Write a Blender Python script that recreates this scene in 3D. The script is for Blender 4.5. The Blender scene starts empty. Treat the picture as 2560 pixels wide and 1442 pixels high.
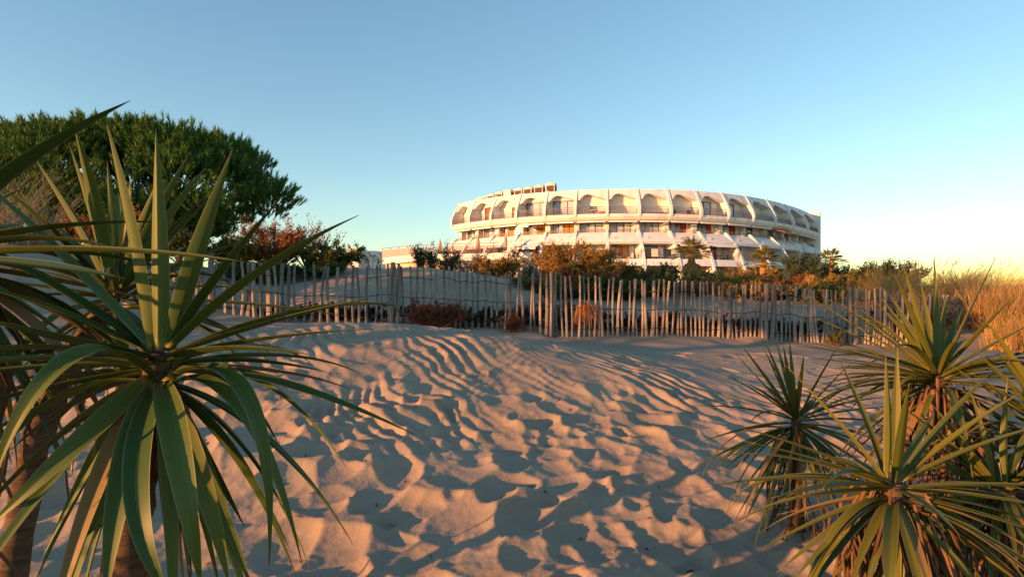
import bpy, math, random
import numpy as np
from mathutils import Vector, Matrix
sc = bpy.context.scene
COL = sc.collection
R = math.radians

# ------------------------------------------------------------------ camera
F = 1400.0            # focal length in photo pixels (2560 wide)
CZ = 1.35             # eye height
HORIZ = 750.0         # photo row of the horizon
cam = bpy.data.cameras.new('camera')
cam.sensor_width = 36.0
cam.lens = 36.0 * F / 2560.0
cam.shift_y = (HORIZ - 721.0) / 2560.0
cam.clip_start = 0.05
cam.clip_end = 6000
cam_o = bpy.data.objects.new('camera', cam)
cam_o.location = (0, 0, CZ)
cam_o.rotation_euler = (math.pi / 2, 0, 0)
COL.objects.link(cam_o)
sc.camera = cam_o

# ------------------------------------------------------------------ sky, sun, exposure
SUN_EL = R(6.3)
SUN_AZ = R(238)       # clockwise from +Y (view direction)
world = bpy.data.worlds.new("World")
sc.world = world
world.use_nodes = True
wn, wl = world.node_tree.nodes, world.node_tree.links
sky = wn.new('ShaderNodeTexSky')
sky.sky_type = 'NISHITA'
sky.sun_disc = False
sky.sun_elevation = SUN_EL
sky.sun_rotation = SUN_AZ
sky.altitude = 0
sky.air_density = 1.0
sky.dust_density = 0.1
sky.ozone_density = 1.0
hs = wn.new('ShaderNodeHueSaturation')
hs.inputs['Saturation'].default_value = 1.34
soft = wn.new('ShaderNodeGamma')      # gentle overall compression, like the phone's tone curve
soft.inputs[1].default_value = 0.8
wl.new(sky.outputs[0], soft.inputs[0])
wl.new(soft.outputs[0], hs.inputs['Color'])
tint = wn.new('ShaderNodeMix')       # one white-balance factor for the whole sky
tint.data_type = 'RGBA'
tint.blend_type = 'MULTIPLY'
tint.inputs[0].default_value = 1.0
tint.inputs[7].default_value = (0.90, 1.0, 1.08, 1)
wl.new(hs.outputs[0], tint.inputs[6])
wl.new(tint.outputs[2], wn['Background'].inputs[0])
wn['Background'].inputs[1].default_value = 0.15
sun = bpy.data.lights.new('sun', 'SUN')
sun.energy = 4.6
sun.angle = R(0.6)
sun.color = (1.0, 0.43, 0.155)
sun_o = bpy.data.objects.new('sun', sun)
SUN_DIR = Vector((math.sin(SUN_AZ) * math.cos(SUN_EL), math.cos(SUN_AZ) * math.cos(SUN_EL), math.sin(SUN_EL)))
sun_o.rotation_euler = SUN_DIR.to_track_quat('Z', 'Y').to_euler()
sun_o.location = (-20, -12, 20)
COL.objects.link(sun_o)
sc.view_settings.view_transform = 'Standard'
sc.view_settings.look = 'None'
sc.view_settings.gamma = 1.0
sc.view_settings.use_curve_mapping = False
sc.view_settings.exposure = 1.32

# ------------------------------------------------------------------ helpers
def at(px, py, Y):
    """the point at depth Y that the photo shows at column px, row py"""
    return Vector(((px - 1280.0) / F * Y, Y, CZ + (HORIZ - py) / F * Y))

def mat(name, col, rough=0.7, spec=0.3, metal=0.0):
    m = bpy.data.materials.new(name)
    m.use_nodes = True
    b = m.node_tree.nodes['Principled BSDF']
    b.inputs['Base Color'].default_value = (*col, 1)
    b.inputs['Roughness'].default_value = rough
    b.inputs['Specular IOR Level'].default_value = spec
    b.inputs['Metallic'].default_value = metal
    return m

def nd(m, t, **kw):
    n = m.node_tree.nodes.new(t)
    for k, v in kw.items():
        setattr(n, k, v)
    return n

def ramp(m, stops):
    n = nd(m, 'ShaderNodeValToRGB')
    cr = n.color_ramp
    while len(cr.elements) < len(stops):
        cr.elements.new(0.5)
    for e, (p, c) in zip(cr.elements, stops):
        e.position = p
        e.color = (*c, 1)
    return n

def noisy(name, c0, c1, scale, rough=0.8, spec=0.2, bump=0.0, bscale=None, stretch=None, lo=0.3, hi=0.7):
    """a material whose colour wanders between two tones, with optional fine relief"""
    m = mat(name, c0, rough, spec)
    L = m.node_tree.links
    b = m.node_tree.nodes['Principled BSDF']
    tc = nd(m, 'ShaderNodeTexCoord')
    src = tc.outputs['Object']
    if stretch:
        mp = nd(m, 'ShaderNodeMapping')
        mp.inputs['Scale'].default_value = stretch
        L.new(src, mp.inputs[0])
        src = mp.outputs[0]
    n = nd(m, 'ShaderNodeTexNoise')
    n.inputs['Scale'].default_value = scale
    n.inputs['Detail'].default_value = 5
    L.new(src, n.inputs['Vector'])
    r = ramp(m, [(lo, c0), (hi, c1)])
    L.new(n.outputs['Fac'], r.inputs[0])
    L.new(r.outputs[0], b.inputs['Base Color'])
    if bump:
        n2 = nd(m, 'ShaderNodeTexNoise')
        n2.inputs['Scale'].default_value = bscale or scale * 6
        n2.inputs['Detail'].default_value = 4
        L.new(src, n2.inputs['Vector'])
        bp = nd(m, 'ShaderNodeBump')
        bp.inputs['Strength'].default_value = bump
        bp.inputs['Distance'].default_value = 0.01
        L.new(n2.outputs['Fac'], bp.inputs['Height'])
        L.new(bp.outputs[0], b.inputs['Normal'])
    return m

def foliage(name, stops, rough=0.6, trans=0.25, nscale=2.2):
    """leaf material: every leaf (mesh island) takes its own tone; a little light passes through"""
    m = mat(name, stops[0][1], rough, 0.25)
    L = m.node_tree.links
    b = m.node_tree.nodes['Principled BSDF']
    g = nd(m, 'ShaderNodeNewGeometry')
    r = ramp(m, stops)
    tc = nd(m, 'ShaderNodeTexCoord')
    nz = nd(m, 'ShaderNodeTexNoise')
    nz.inputs['Scale'].default_value = nscale
    nz.inputs['Detail'].default_value = 2
    L.new(tc.outputs['Object'], nz.inputs['Vector'])
    st = nd(m, 'ShaderNodeMapRange')
    st.inputs['From Min'].default_value = 0.32
    st.inputs['From Max'].default_value = 0.68
    L.new(nz.outputs['Fac'], st.inputs[0])
    mf = nd(m, 'ShaderNodeMix')
    mf.inputs[0].default_value = 0.5
    L.new(g.outputs['Random Per Island'], mf.inputs[2])
    L.new(st.outputs[0], mf.inputs[3])
    L.new(mf.outputs[0], r.inputs[0])
    L.new(r.outputs[0], b.inputs['Base Color'])
    if trans:
        t = nd(m, 'ShaderNodeBsdfTranslucent')
        L.new(r.outputs[0], t.inputs['Color'])
        mx = nd(m, 'ShaderNodeMixShader')
        mx.inputs[0].default_value = trans
        L.new(b.outputs[0], mx.inputs[1])
        L.new(t.outputs[0], mx.inputs[2])
        L.new(mx.outputs[0], m.node_tree.nodes['Material Output'].inputs['Surface'])
    return m

class MB:
    """collects vertices and faces of one mesh object"""
    def __init__(s):
        s.v, s.f = [], []
    def add(s, vs, fs):
        o = len(s.v)
        s.v.extend([tuple(p) for p in vs])
        s.f.extend([tuple(i + o for i in f) for f in fs])
    def box(s, c, d, rz=0.0):
        x, y, z = d[0] / 2, d[1] / 2, d[2] / 2
        cs, sn = math.cos(rz), math.sin(rz)
        vs = []
        for k in (-1, 1):
            for i, j in ((-1, -1), (1, -1), (1, 1), (-1, 1)):
                vs.append((c[0] + i * x * cs - j * y * sn, c[1] + i * x * sn + j * y * cs, c[2] + k * z))
        s.add(vs, [(3, 2, 1, 0), (4, 5, 6, 7), (0, 1, 5, 4), (1, 2, 6, 5), (2, 3, 7, 6), (3, 0, 4, 7)])
    def tube(s, pts, rad, n=6, cap=True):
        pts = [Vector(p) for p in pts]
        if not isinstance(rad, (list, tuple)):
            rad = [rad] * len(pts)
        rings = []
        for i, p in enumerate(pts):
            t = (pts[min(i + 1, len(pts) - 1)] - pts[max(i - 1, 0)]).normalized()
            a = Vector((0, 0, 1)) if abs(t.z) < 0.9 else Vector((1, 0, 0))
            u = t.cross(a).normalized()
            w = u.cross(t)
            rings.append([p + (u * math.cos(2 * math.pi * k / n) + w * math.sin(2 * math.pi * k / n)) * rad[i] for k in range(n)])
        vs = [q for r_ in rings for q in r_]
        fs = []
        for i in range(len(pts) - 1):
            for k in range(n):
                a, b = i * n + k, i * n + (k + 1) % n
                fs.append((a, b, b + n, a + n))
        if cap:
            fs.append(tuple(range(n))[::-1])
            fs.append(tuple(range((len(pts) - 1) * n, len(pts) * n)))
        s.add(vs, fs)
    def mesh(s, name, m=None, smooth=False):
        me = bpy.data.meshes.new(name)
        me.from_pydata(s.v, [], s.f)
        if m:
            me.materials.append(m)
        if smooth:
            me.polygons.foreach_set('use_smooth', [True] * len(me.polygons))
        me.update()
        return me
    def build(s, name, m=None, parent=None, smooth=False):
        return put(name, s.mesh(name, m, smooth), parent)

def put(name, me, parent=None):
    o = bpy.data.objects.new(name, me)
    COL.objects.link(o)
    if parent:
        o.parent = parent
        o.matrix_parent_inverse = Matrix.Translation(parent.location).inverted() if parent.type == 'EMPTY' else Matrix()
    return o

def np_mesh(name, V, Fq, m, smooth=False):
    """numpy vertices (n,3) and faces (k,3 or 4) to a mesh"""
    me = bpy.data.meshes.new(name)
    k = Fq.shape[1]
    me.vertices.add(len(V))
    me.vertices.foreach_set('co', np.ascontiguousarray(V, dtype=np.float32).ravel())
    me.loops.add(Fq.size)
    me.loops.foreach_set('vertex_index', np.ascontiguousarray(Fq, dtype=np.int32).ravel())
    me.polygons.add(len(Fq))
    me.polygons.foreach_set('loop_start', np.arange(0, Fq.size, k, dtype=np.int32))
    me.polygons.foreach_set('loop_total', np.full(len(Fq), k, dtype=np.int32))
    if smooth:
        me.polygons.foreach_set('use_smooth', np.ones(len(Fq), dtype=bool))
    me.materials.append(m)
    me.update(calc_edges=True)
    me.validate()
    return me

def tag(o, label=None, cat=None, group=None, kind=None):
    for k, v in (('label', label), ('category', cat), ('group', group), ('kind', kind)):
        if v:
            o[k] = v
    return o

def thing(name, label, cat, loc, group=None):
    o = bpy.data.objects.new(name, None)
    o.empty_display_size = 0.2
    o.location = loc
    COL.objects.link(o)
    return tag(o, label, cat, group)

# ------------------------------------------------------------------ noise
def vnoise(x, y, seed=0):
    """smooth lattice noise in -1..1 for numpy arrays"""
    xi, yi = np.floor(x).astype(np.int64), np.floor(y).astype(np.int64)
    xf, yf = x - xi, y - yi
    def h(a, b):
        n = (a * 374761393 + b * 668265263 + seed * 974711) & 0x7fffffff
        n = ((n ^ (n >> 13)) * 1274126177) & 0x7fffffff
        return ((n ^ (n >> 16)) & 0xffff) / 32767.5 - 1.0
    u, v = xf * xf * xf * (xf * (xf * 6 - 15) + 10), yf * yf * yf * (yf * (yf * 6 - 15) + 10)
    return (h(xi, yi) * (1 - u) + h(xi + 1, yi) * u) * (1 - v) + (h(xi, yi + 1) * (1 - u) + h(xi + 1, yi + 1) * u) * v

def fbm(x, y, o=4, seed=0):
    r, a = 0, 1.0
    for i in range(o):
        r = r + a * vnoise(x * 2 ** i + 17.3 * i, y * 2 ** i - 9.1 * i, seed + i)
        a *= 0.5
    return r

def sstep(a, b, x):
    t = np.clip((x - a) / (b - a), 0, 1)
    return t * t * (3 - 2 * t)

# ------------------------------------------------------------------ terrain shape (thin-plate surface through surveyed points)
CP = []
def gp(px, py, Y):
    p = at(px, py, Y)
    CP.append((p.x, p.y, p.z))
for x in (-7, -4, -2, 0, 2, 4, 7):
    for y, z in ((-5, -0.25), (0.0, -0.04), (2.4, 0.0)):
        CP.append((x, y, z + (0.012 * abs(x) if y > 1 else 0)))
for p in ((940, 806, 7.6), (720, 816, 7.7), (560, 828, 7.7), (1150, 829, 7.4), (1300, 851, 7.2), (1500, 880, 7.1), (1700, 902, 7.2),
          (2000, 893, 8.0), (2400, 880, 8.6), (1280, 1000, 5.0), (950, 960, 5.2), (2100, 1010, 5.6), (1700, 1010, 5.2), (600, 1000, 4.6)):
    gp(*p)
for x, y, z in ((-2.0, 9.2, 0.84), (0.0, 9.2, 0.62), (1.5, 9.2, 0.55), (3.2, 9.4, 0.5), (5.5, 9.6, 0.47), (8.5, 9.8, 0.47), (-4.4, 9.2, 0.95)):
    CP.append((x, y, z))
for px, z in ((500, 1.10), (740, 0.93), (1000, 0.85), (1150, 0.80), (1300, 0.74), (1500, 0.69), (1850, 0.585), (2000, 0.54), (2200, 0.49), (2450, 0.52)):
    CP.append(((px - 1280) / F * 11, 11.0, z))
for p in ((960, 684, 14.5), (1100, 693, 14.5), (1250, 713, 14.2), (1360, 742, 13.6), (800, 704, 14), (600, 706, 14), (1700, 742, 14),
          (2050, 762, 13.6), (2300, 765, 14), (2600, 760, 14), (150, 604, 13), (-200, 600, 12), (300, 690, 20), (900, 690, 22), (1400, 728, 22), (1900, 738, 22), (2400, 738, 22), (1550, 738, 17), (2000, 745, 17)):
    gp(*p)
for x, y, z in ((-9.6, 11, 2.4), (-8.5, 8, 1.2), (-7.5, 5, 0.45), (9.5, 5, 0.3), (11, 9, 0.5), (14, 14, 1.3), (-16, 20, 3.0),
                (-20, 40, 3.0), (0, 40, 2.4), (20, 40, 2.2), (40, 40, 2.2), (-30, 10, 2.0), (30, 12, 1.2), (-18, -4, 0.0), (18, -4, 0.0)):
    CP.append((x, y, z))
CP = np.array(CP)
def tps_fit(P):
    n = len(P)
    d2 = ((P[:, None, :2] - P[None, :, :2]) ** 2).sum(-1)
    K = 0.5 * d2 * np.log(d2 + 1e-12)
    A = np.zeros((n + 3, n + 3))
    A[:n, :n] = K + np.eye(n) * 0.05
    A[:n, n] = 1
    A[:n, n + 1:] = P[:, :2]
    A[n, :n] = 1
    A[n + 1:, :n] = P[:, :2].T
    return np.linalg.solve(A, np.concatenate([P[:, 2], np.zeros(3)]))
TPS = tps_fit(CP)
def base_z(x, y):
    x, y = np.asarray(x, float), np.asarray(y, float)
    sh = x.shape
    x, y = x.ravel(), y.ravel()
    z = np.zeros_like(x)
    far = np.where(y > 20, 3.4, np.where(y < -2, -0.6, 1.2))
    far = 2.2 * sstep(8, 50, y) - 0.5 * sstep(-4, -40, y) + 0.4
    near = (np.hypot(x, y) < 46) & (y < 44) & (y > -12)
    xn, yn = x[near], y[near]
    out = TPS[-3] + TPS[-2] * xn + TPS[-1] * yn
    for i in range(len(CP)):
        d2 = (xn - CP[i, 0]) ** 2 + (yn - CP[i, 1]) ** 2
        out += TPS[i] * 0.5 * d2 * np.log(d2 + 1e-12)
    w = sstep(20, 40, np.hypot(xn, yn)) + sstep(-4.5, -11, yn)
    w = np.clip(w, 0, 1)
    z[:] = far
    z[near] = out * (1 - w) + far[near] * w
    return z.reshape(sh)
def gz(x, y):
    return float(base_z(np.array([x]), np.array([y]))[0])

# ------------------------------------------------------------------ sand
def sand_detail(X, Y):
    rng = np.random.RandomState(5)
    Z = np.zeros_like(X)
    Z += 0.03 * fbm(X * 0.7, Y * 0.7, 3, 3) * sstep(0.5, 3, Y)
    # wind ripples, crests running away from the viewer, broken by gentle warping
    wx = X + 0.13 * fbm(X * 1.0, Y * 0.6, 3, 11) + 0.07 * vnoise(X * 3.1, Y * 2.3, 12) + 0.02 * vnoise(X * 8, Y * 6, 13)
    wy = Y + 0.16 * fbm(X * 1.0, Y * 0.8, 3, 21)
    ph = (wx * 0.82 + wy * 0.57) / 0.155
    ph = ph + 0.75 * vnoise(X * 1.9, Y * 1.2, 14) + 0.25 * vnoise(X * 5.1, Y * 2.6, 15)
    s = ph - np.floor(ph)
    saw = np.where(s < 0.62, s / 0.62, (1 - s) / 0.38)
    saw = saw * saw * (3 - 2 * saw)
    amp = 0.030 * (0.5 + 0.95 * vnoise(X * 1.3 + 5, Y * 0.9, 31) + 0.55 * vnoise(X * 3.2, Y * 1.6, 33))
    band = sstep(3.5, 4.8, Y) * (1 - sstep(8.0, 9.3, Y)) * (1 - 0.75 * sstep(2.2, 4.2, X)) * sstep(-5.5, -3.5, X)
    Z += np.clip(amp, 0.004, 1) * (saw - 0.5) * band
    # small cross ripples
    ph2 = (X * 0.75 - Y * 0.66 + 0.2 * fbm(X * 1.3, Y * 1.3, 2, 41)) / 0.13
    Z += 0.004 * np.sin(ph2 * 6.283) * band * np.clip(vnoise(X * 0.9, Y * 0.9, 47) + 0.3, 0, 1)
    # footprints: overlapping bowls that meet in sharp ridges
    P = np.full_like(X, 0.022)
    P += 0.014 * fbm(X * 2.2, Y * 2.2, 2, 51)
    n = 1350
    px = rng.uniform(-3.6, 4.6, n)
    py = 0.7 + (rng.uniform(0, 1, n) ** 0.85) * 5.2
    extra = 130
    px = np.concatenate([px, rng.uniform(-4, 6, extra)])
    py = np.concatenate([py, rng.uniform(5.5, 9.0, extra)])
    xs, ys = X[0], Y[:, 0]
    for i in range(len(px)):
        big = rng.uniform(0.75, 1.15)
        a = rng.uniform(0.10, 0.25) * big
        b = a * rng.uniform(0.55, 0.85)
        th = rng.normal(1.2, 0.8)
        dep = rng.uniform(0.022, 0.056) * (0.7 + 1.6 * a) * big
        if py[i] > 5.5:
            dep *= 0.55
        j0, j1 = np.searchsorted(xs, (px[i] - a * 1.5, px[i] + a * 1.5))
        i0, i1 = np.searchsorted(ys, (py[i] - a * 1.5, py[i] + a * 1.5))
        if j1 <= j0 or i1 <= i0:
            continue
        dx, dy = X[i0:i1, j0:j1] - px[i], Y[i0:i1, j0:j1] - py[i]
        u, v = dx * math.cos(th) + dy * math.sin(th), -dx * math.sin(th) + dy * math.cos(th)
        # toe end a little wider and deeper than the heel end
        r2 = (u / a) ** 2 + (v / (b * (1 + 0.18 * np.clip(u / a, -1, 1)))) ** 2
        bowl = dep * (np.clip(r2, 0, 1.9) ** 1.5 - 1) - 0.014 * np.clip(u / a, -1, 1) + rng.normal(0, 0.010)
        bowl = np.where(r2 < 1.75, bowl, 9)
        P[i0:i1, j0:j1] = np.minimum(P[i0:i1, j0:j1], bowl)
    reg = sstep(0.2, 1.0, Y) * (1 - 0.6 * sstep(4.3, 6.0, Y)) * sstep(-4.4, -3.2, X) * (1 - sstep(4.4, 5.4, X)) * (1 - sstep(8.6, 9.2, Y))
    P += (0.009 * fbm(X * 9, Y * 9, 4, 71) * np.clip(0.5 + vnoise(X * 1.7, Y * 1.7, 75), 0, 1))
    Z += (P - 0.02) * reg
    # gentle hummocks everywhere else
    Z += 0.05 * fbm(X * 0.9, Y * 0.9, 4, 61) * sstep(9.2, 11.5, Y) * (1 - sstep(30, 60, Y))
    Z += 0.02 * fbm(X * 2.5, Y * 2.5, 3, 66) * sstep(10.0, 11.5, Y) * (1 - sstep(18, 25, Y))
    return Z

def axis(dense, lo, hi):
    a = list(dense)
    s = a[1] - a[0]
    while a[0] > lo:
        s *= 1.13
        a.insert(0, a[0] - s)
    s = a[-1] - a[-2]
    while a[-1] < hi:
        s *= 1.13
        a.append(a[-1] + s)
    return np.array(a)
gx = axis(np.arange(-4.6, 5.6, 0.015), -2500, 2500)
gyl = [0.7]
while gyl[-1] < 9.4:
    gyl.append(gyl[-1] + max(0.0115, 0.0042 * gyl[-1]))
while gyl[-1] < 20:
    gyl.append(gyl[-1] + 0.07)
gy = axis(np.array(gyl), -400, 4000)
GX, GY = np.meshgrid(gx, gy)
GZ = base_z(GX, GY) + sand_detail(GX, GY)
nxg, nyg = len(gx), len(gy)
ii = np.arange(nxg * nyg).reshape(nyg, nxg)
FQ = np.stack([ii[:-1, :-1], ii[:-1, 1:], ii[1:, 1:], ii[1:, :-1]], -1).reshape(-1, 4)
def zat(x, y):
    """height of the finished sand under a point"""
    j = min(max(int(np.searchsorted(gx, x)) - 1, 0), nxg - 2)
    i = min(max(int(np.searchsorted(gy, y)) - 1, 0), nyg - 2)
    u, v = (x - gx[j]) / (gx[j + 1] - gx[j]), (y - gy[i]) / (gy[i + 1] - gy[i])
    return float((GZ[i, j] * (1 - u) + GZ[i, j + 1] * u) * (1 - v) + (GZ[i + 1, j] * (1 - u) + GZ[i + 1, j + 1] * u) * v)

def sand_material():
    m = mat('sand', (0.40, 0.34, 0.28), 0.95, 0.1)
    L = m.node_tree.links
    b = m.node_tree.nodes['Principled BSDF']
    tc = nd(m, 'ShaderNodeTexCoord')
    n = nd(m, 'ShaderNodeTexNoise')
    n.inputs['Scale'].default_value = 1.6
    n.inputs['Detail'].default_value = 8
    n.inputs['Roughness'].default_value = 0.65
    L.new(tc.outputs['Object'], n.inputs['Vector'])
    r = ramp(m, [(0.3, (0.275, 0.212, 0.155)), (0.7, (0.365, 0.285, 0.21))])
    L.new(n.outputs['Fac'], r.inputs[0])
    g = nd(m, 'ShaderNodeTexNoise')
    g.inputs['Scale'].default_value = 420
    g.inputs['Detail'].default_value = 2
    L.new(tc.outputs['Object'], g.inputs['Vector'])
    gr = ramp(m, [(0.3, (0.74, 0.74, 0.74)), (0.62, (1.08, 1.08, 1.08))])
    L.new(g.outputs['Fac'], gr.inputs[0])
    mx = nd(m, 'ShaderNodeMix', data_type='RGBA', blend_type='MULTIPLY')
    mx.inputs[0].default_value = 1
    L.new(r.outputs[0], mx.inputs[6])
    L.new(gr.outputs[0], mx.inputs[7])
    # dark specks of broken shell and litter
    v = nd(m, 'ShaderNodeTexVoronoi')
    v.inputs['Scale'].default_value = 9
    L.new(tc.outputs['Object'], v.inputs['Vector'])
    vr = ramp(m, [(0.012, (0.25, 0.22, 0.2)), (0.03, (1, 1, 1))])
    L.new(v.outputs['Distance'], vr.inputs[0])
    m2 = nd(m, 'ShaderNodeMix', data_type='RGBA', blend_type='MULTIPLY')
    m2.inputs[0].default_value = 0.8
    L.new(mx.outputs[2], m2.inputs[6])
    L.new(vr.outputs[0], m2.inputs[7])
    L.new(m2.outputs[2], b.inputs['Base Color'])
    n2 = nd(m, 'ShaderNodeTexNoise')
    n2.inputs['Scale'].default_value = 26
    n2.inputs['Detail'].default_value = 6
    L.new(tc.outputs['Object'], n2.inputs['Vector'])
    bp = nd(m, 'ShaderNodeBump')
    bp.inputs['Strength'].default_value = 0.6
    bp.inputs['Distance'].default_value = 0.008
    L.new(n2.outputs['Fac'], bp.inputs['Height'])
    L.new(bp.outputs[0], b.inputs['Normal'])
    return m
M_sand = sand_material()
ground = put('sand_ground', np_mesh('sand_ground', np.stack([GX.ravel(), GY.ravel(), GZ.ravel()], -1), FQ, M_sand, True))
tag(ground, 'pale beach sand with wind ripples and many footprints', None, None, 'structure')

# ------------------------------------------------------------------ building
M_white = noisy('white_render', (0.56, 0.545, 0.52), (0.72, 0.70, 0.67), 0.9, 0.85, 0.15, 0.15, 14, (1.6, 1.6, 0.25), 0.28, 0.55)
M_slab = noisy('white_panel', (0.60, 0.59, 0.58), (0.73, 0.72, 0.71), 0.9, 0.8, 0.15, stretch=(1.6, 1.6, 0.3))
M_inner = noisy('loggia_render', (0.70, 0.66, 0.61), (0.77, 0.73, 0.68), 0.7, 0.9, 0.1)
M_rail = mat('railing_metal', (0.16, 0.11, 0.10), 0.5, 0.4)
M_frame = mat('window_frame', (0.03, 0.028, 0.03), 0.4, 0.4)
M_glass = mat('dark_glass', (0.15, 0.18, 0.21), 0.06, 1.0)
M_glass_pale = mat('curtained_glass', (0.42, 0.45, 0.50), 0.10, 0.9)  # curtain tone, with a bluish sky reflection put into the base colour
M_curtain = noisy('ochre_curtain', (0.36, 0.16, 0.03), (0.55, 0.28, 0.06), 3, 0.9, 0.1, stretch=(6, 6, 0.2))
M_red = noisy('red_curtain', (0.42, 0.03, 0.02), (0.55, 0.06, 0.03), 3, 0.8, 0.1, stretch=(6, 6, 0.2))
M_awn = noisy('awning_cloth', (0.76, 0.72, 0.66), (0.82, 0.78, 0.72), 1.2, 0.85, 0.1)
M_awn_dark = noisy('brown_awning_cloth', (0.35, 0.15, 0.06), (0.45, 0.2, 0.09), 1.5, 0.85, 0.1)
M_roof = noisy('roof_gravel', (0.35, 0.33, 0.31), (0.45, 0.43, 0.40), 2.0, 0.95, 0.1)
M_brown = noisy('brown_wood', (0.16, 0.07, 0.03), (0.24, 0.11, 0.05), 2.0, 0.7, 0.2, stretch=(1, 1, 8))

PX = [0.0004438477118770475, -0.015161177249687598, 0.21013452772344154, 2.056515605034401, -6.685946251757585]
PY = [0.0001405280696024096, 0.0009072253341388679, 0.16567527297417325, -2.5885768917949563, 71.528166277872]
DPX, DPY = np.polyder(PX), np.polyder(PY)
def bframe(u):
    c = Vector((np.polyval(PX, u), np.polyval(PY, u), 0))
    t = Vector((np.polyval(DPX, u), np.polyval(DPY, u), 0)).normalized()
    return c, t, Vector((t.y, -t.x, 0))
def BP(u, r, h):
    c, t, n = bframe(u)
    return Vector((c.x + n.x * r, c.y + n.y * r, CZ + h))
def sweep(mb, u0, u1, prof, nu=4):
    """closed (r,h) profile swept along the facade curve from u0 to u1"""
    k = len(prof)
    vs = []
    for i in range(nu + 1):
        u = u0 + (u1 - u0) * i / nu
        vs += [BP(u, r, h) for r, h in prof]
    fs = []
    for i in range(nu):
        for j in range(k):
            a, b = i * k + j, i * k + (j + 1) % k
            fs.append((a, b, b + k, a + k))
    fs.append(tuple(range(k))[::-1])
    fs.append(tuple(range(nu * k, nu * k + k)))
    mb.add(vs, fs)
def rect(r0, r1, h0, h1):
    return [(r0, h0), (r1, h0), (r1, h1), (r0, h1)]
def blade(mb, u, prof, th):
    """radial plate with outline (r,h), thickness th"""
    c, t, n = bframe(u)
    k = len(prof)
    vs = []
    for s in (-0.5, 0.5):
        for r, h in prof:
            vs.append((c.x + n.x * r + t.x * s * th, c.y + n.y * r + t.y * s * th, CZ + h))
    fs = [tuple(range(k))[::-1], tuple(range(k, 2 * k))]
    for j in range(k):
        fs.append((j, (j + 1) % k, (j + 1) % k + k, j + k))
    mb.add(vs, fs)
def du(u, w):
    """curve parameter step for w metres"""
    return w / math.hypot(np.polyval(DPX, u), np.polyval(DPY, u))

NB = 15
bc = BP(7.5, -8, 0)
bld = thing('apartment_building', 'white curved apartment building with arched top balconies and ribbed fins', 'building', (bc.x, bc.y, 3.2))

UP_EDGE = [(0.0, 12.42), (0.35, 11.85), (0.72, 11.2), (1.02, 10.65), (1.24, 10.15), (1.3, 9.7), (1.2, 9.25), (0.92, 8.9), (0.5, 8.68), (0.05, 8.6)]
LOW_EDGE = [(0.42, 7.62), (0.62, 7.7), (0.82, 7.58), (1.15, 7.2), (1.7, 6.65), (2.15, 6.15), (2.75, 5.1), (3.25, 4.1), (3.65, 3.1), (3.9, 2.0), (3.95, 0.9)]
def up_r(h):
    hs = [p[1] for p in UP_EDGE][::-1]
    rs = [p[0] for p in UP_EDGE][::-1]
    return float(np.interp(h, hs, rs))
for i in range(NB + 1):
    if i == NB:
        mb = MB()
        blade(mb, i, [(-9, 0.6), (1.25, 0.6), (1.25, 12.5), (0.1, 12.5), (-9, 12.5)], 0.45)
        mb.build('end_wall', M_white, bld)
        continue
    mb = MB()
    blade(mb, i, UP_EDGE + [(-1.6, 8.6), (-1.6, 12.42)], 0.30)
    mb.build('fin', M_white, bld)
    mb = MB()
    blade(mb, i, LOW_EDGE + [(-0.2, 0.9), (-0.2, 5.6), (0.1, 6.9)], 0.30)
    mb.build('fin', M_slab, bld)
    mb = MB()      # pier between the flats of the middle floor
    blade(mb, i, rect(-1.5, -0.12, 6.6, 8.62), 0.55)
    mb.build('pier', M_white, bld)
mb = MB()
blade(mb, -0.06, [(-9, 0.6), (-0.15, 0.6), (-0.15, 8.62), (-0.9, 8.7), (-0.9, 12.2), (-9, 12.2)], 0.25)
mb.build('end_wall', M_white, bld)
mb = MB()
sweep(mb, -0.05, NB, [(-9, 12.0), (-0.06, 12.0), (-0.06, 12.22), (-9, 12.22)], 30)
mb.build('roof', M_roof, bld)
mb = MB()
sweep(mb, -0.05, NB, [(-9.3, 0.6), (-9.0, 0.6), (-9.0, 12.3), (-9.3, 12.3)], 30)
mb.build('rear_wall', M_white, bld)
mb = MB()
sweep(mb, 0, NB, [(-8.9, 0.5), (2.1, 0.5), (2.1, 3.7), (-8.9, 3.7)], 30)
mb.build('plinth', noisy('base_wall', (0.16, 0.10, 0.08), (0.24, 0.16, 0.13), 1.0, 0.9, 0.1), bld)

def spandrel(i):
    """leaning upper panel with its lopsided arch and the vault behind it"""
    e = du(i + 0.5, 0.155)
    u0, u1 = i + e, i + 1 - e
    us = np.linspace(0, 1, 33)
    arch = np.interp(us, [0, .07, .09, .12, .17, .22, .27, .33, .40, .50, .62, .75, .88, 1.0],
                     [11.08, 11.08, 11.10, 11.24, 11.48, 11.64, 11.73, 11.78, 11.77, 11.69, 11.56, 11.40, 11.26, 11.15])
    mb = MB()
    vs = []
    for k, s in enumerate(us):
        u = u0 + (u1 - u0) * s
        a = float(arch[k])
        rf = up_r(a) - 0.14
        vs += [BP(u, up_r(12.33) - 0.08, 12.33), BP(u, rf, a), BP(u, -0.44, a), BP(u, -0.35, 12.33)]
    fs = []
    for k in range(32):
        b = 4 * k
        fs += [(b, b + 1, b + 5, b + 4), (b + 1, b + 2, b + 6, b + 5), (b + 3, b, b + 4, b + 7), (b + 2, b + 3, b + 7, b + 6)]
    fs += [(3, 2, 1, 0), (128, 129, 130, 131)]
    mb.add(vs, fs)
    return mb.build('arched_panel', M_white, bld)

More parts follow.
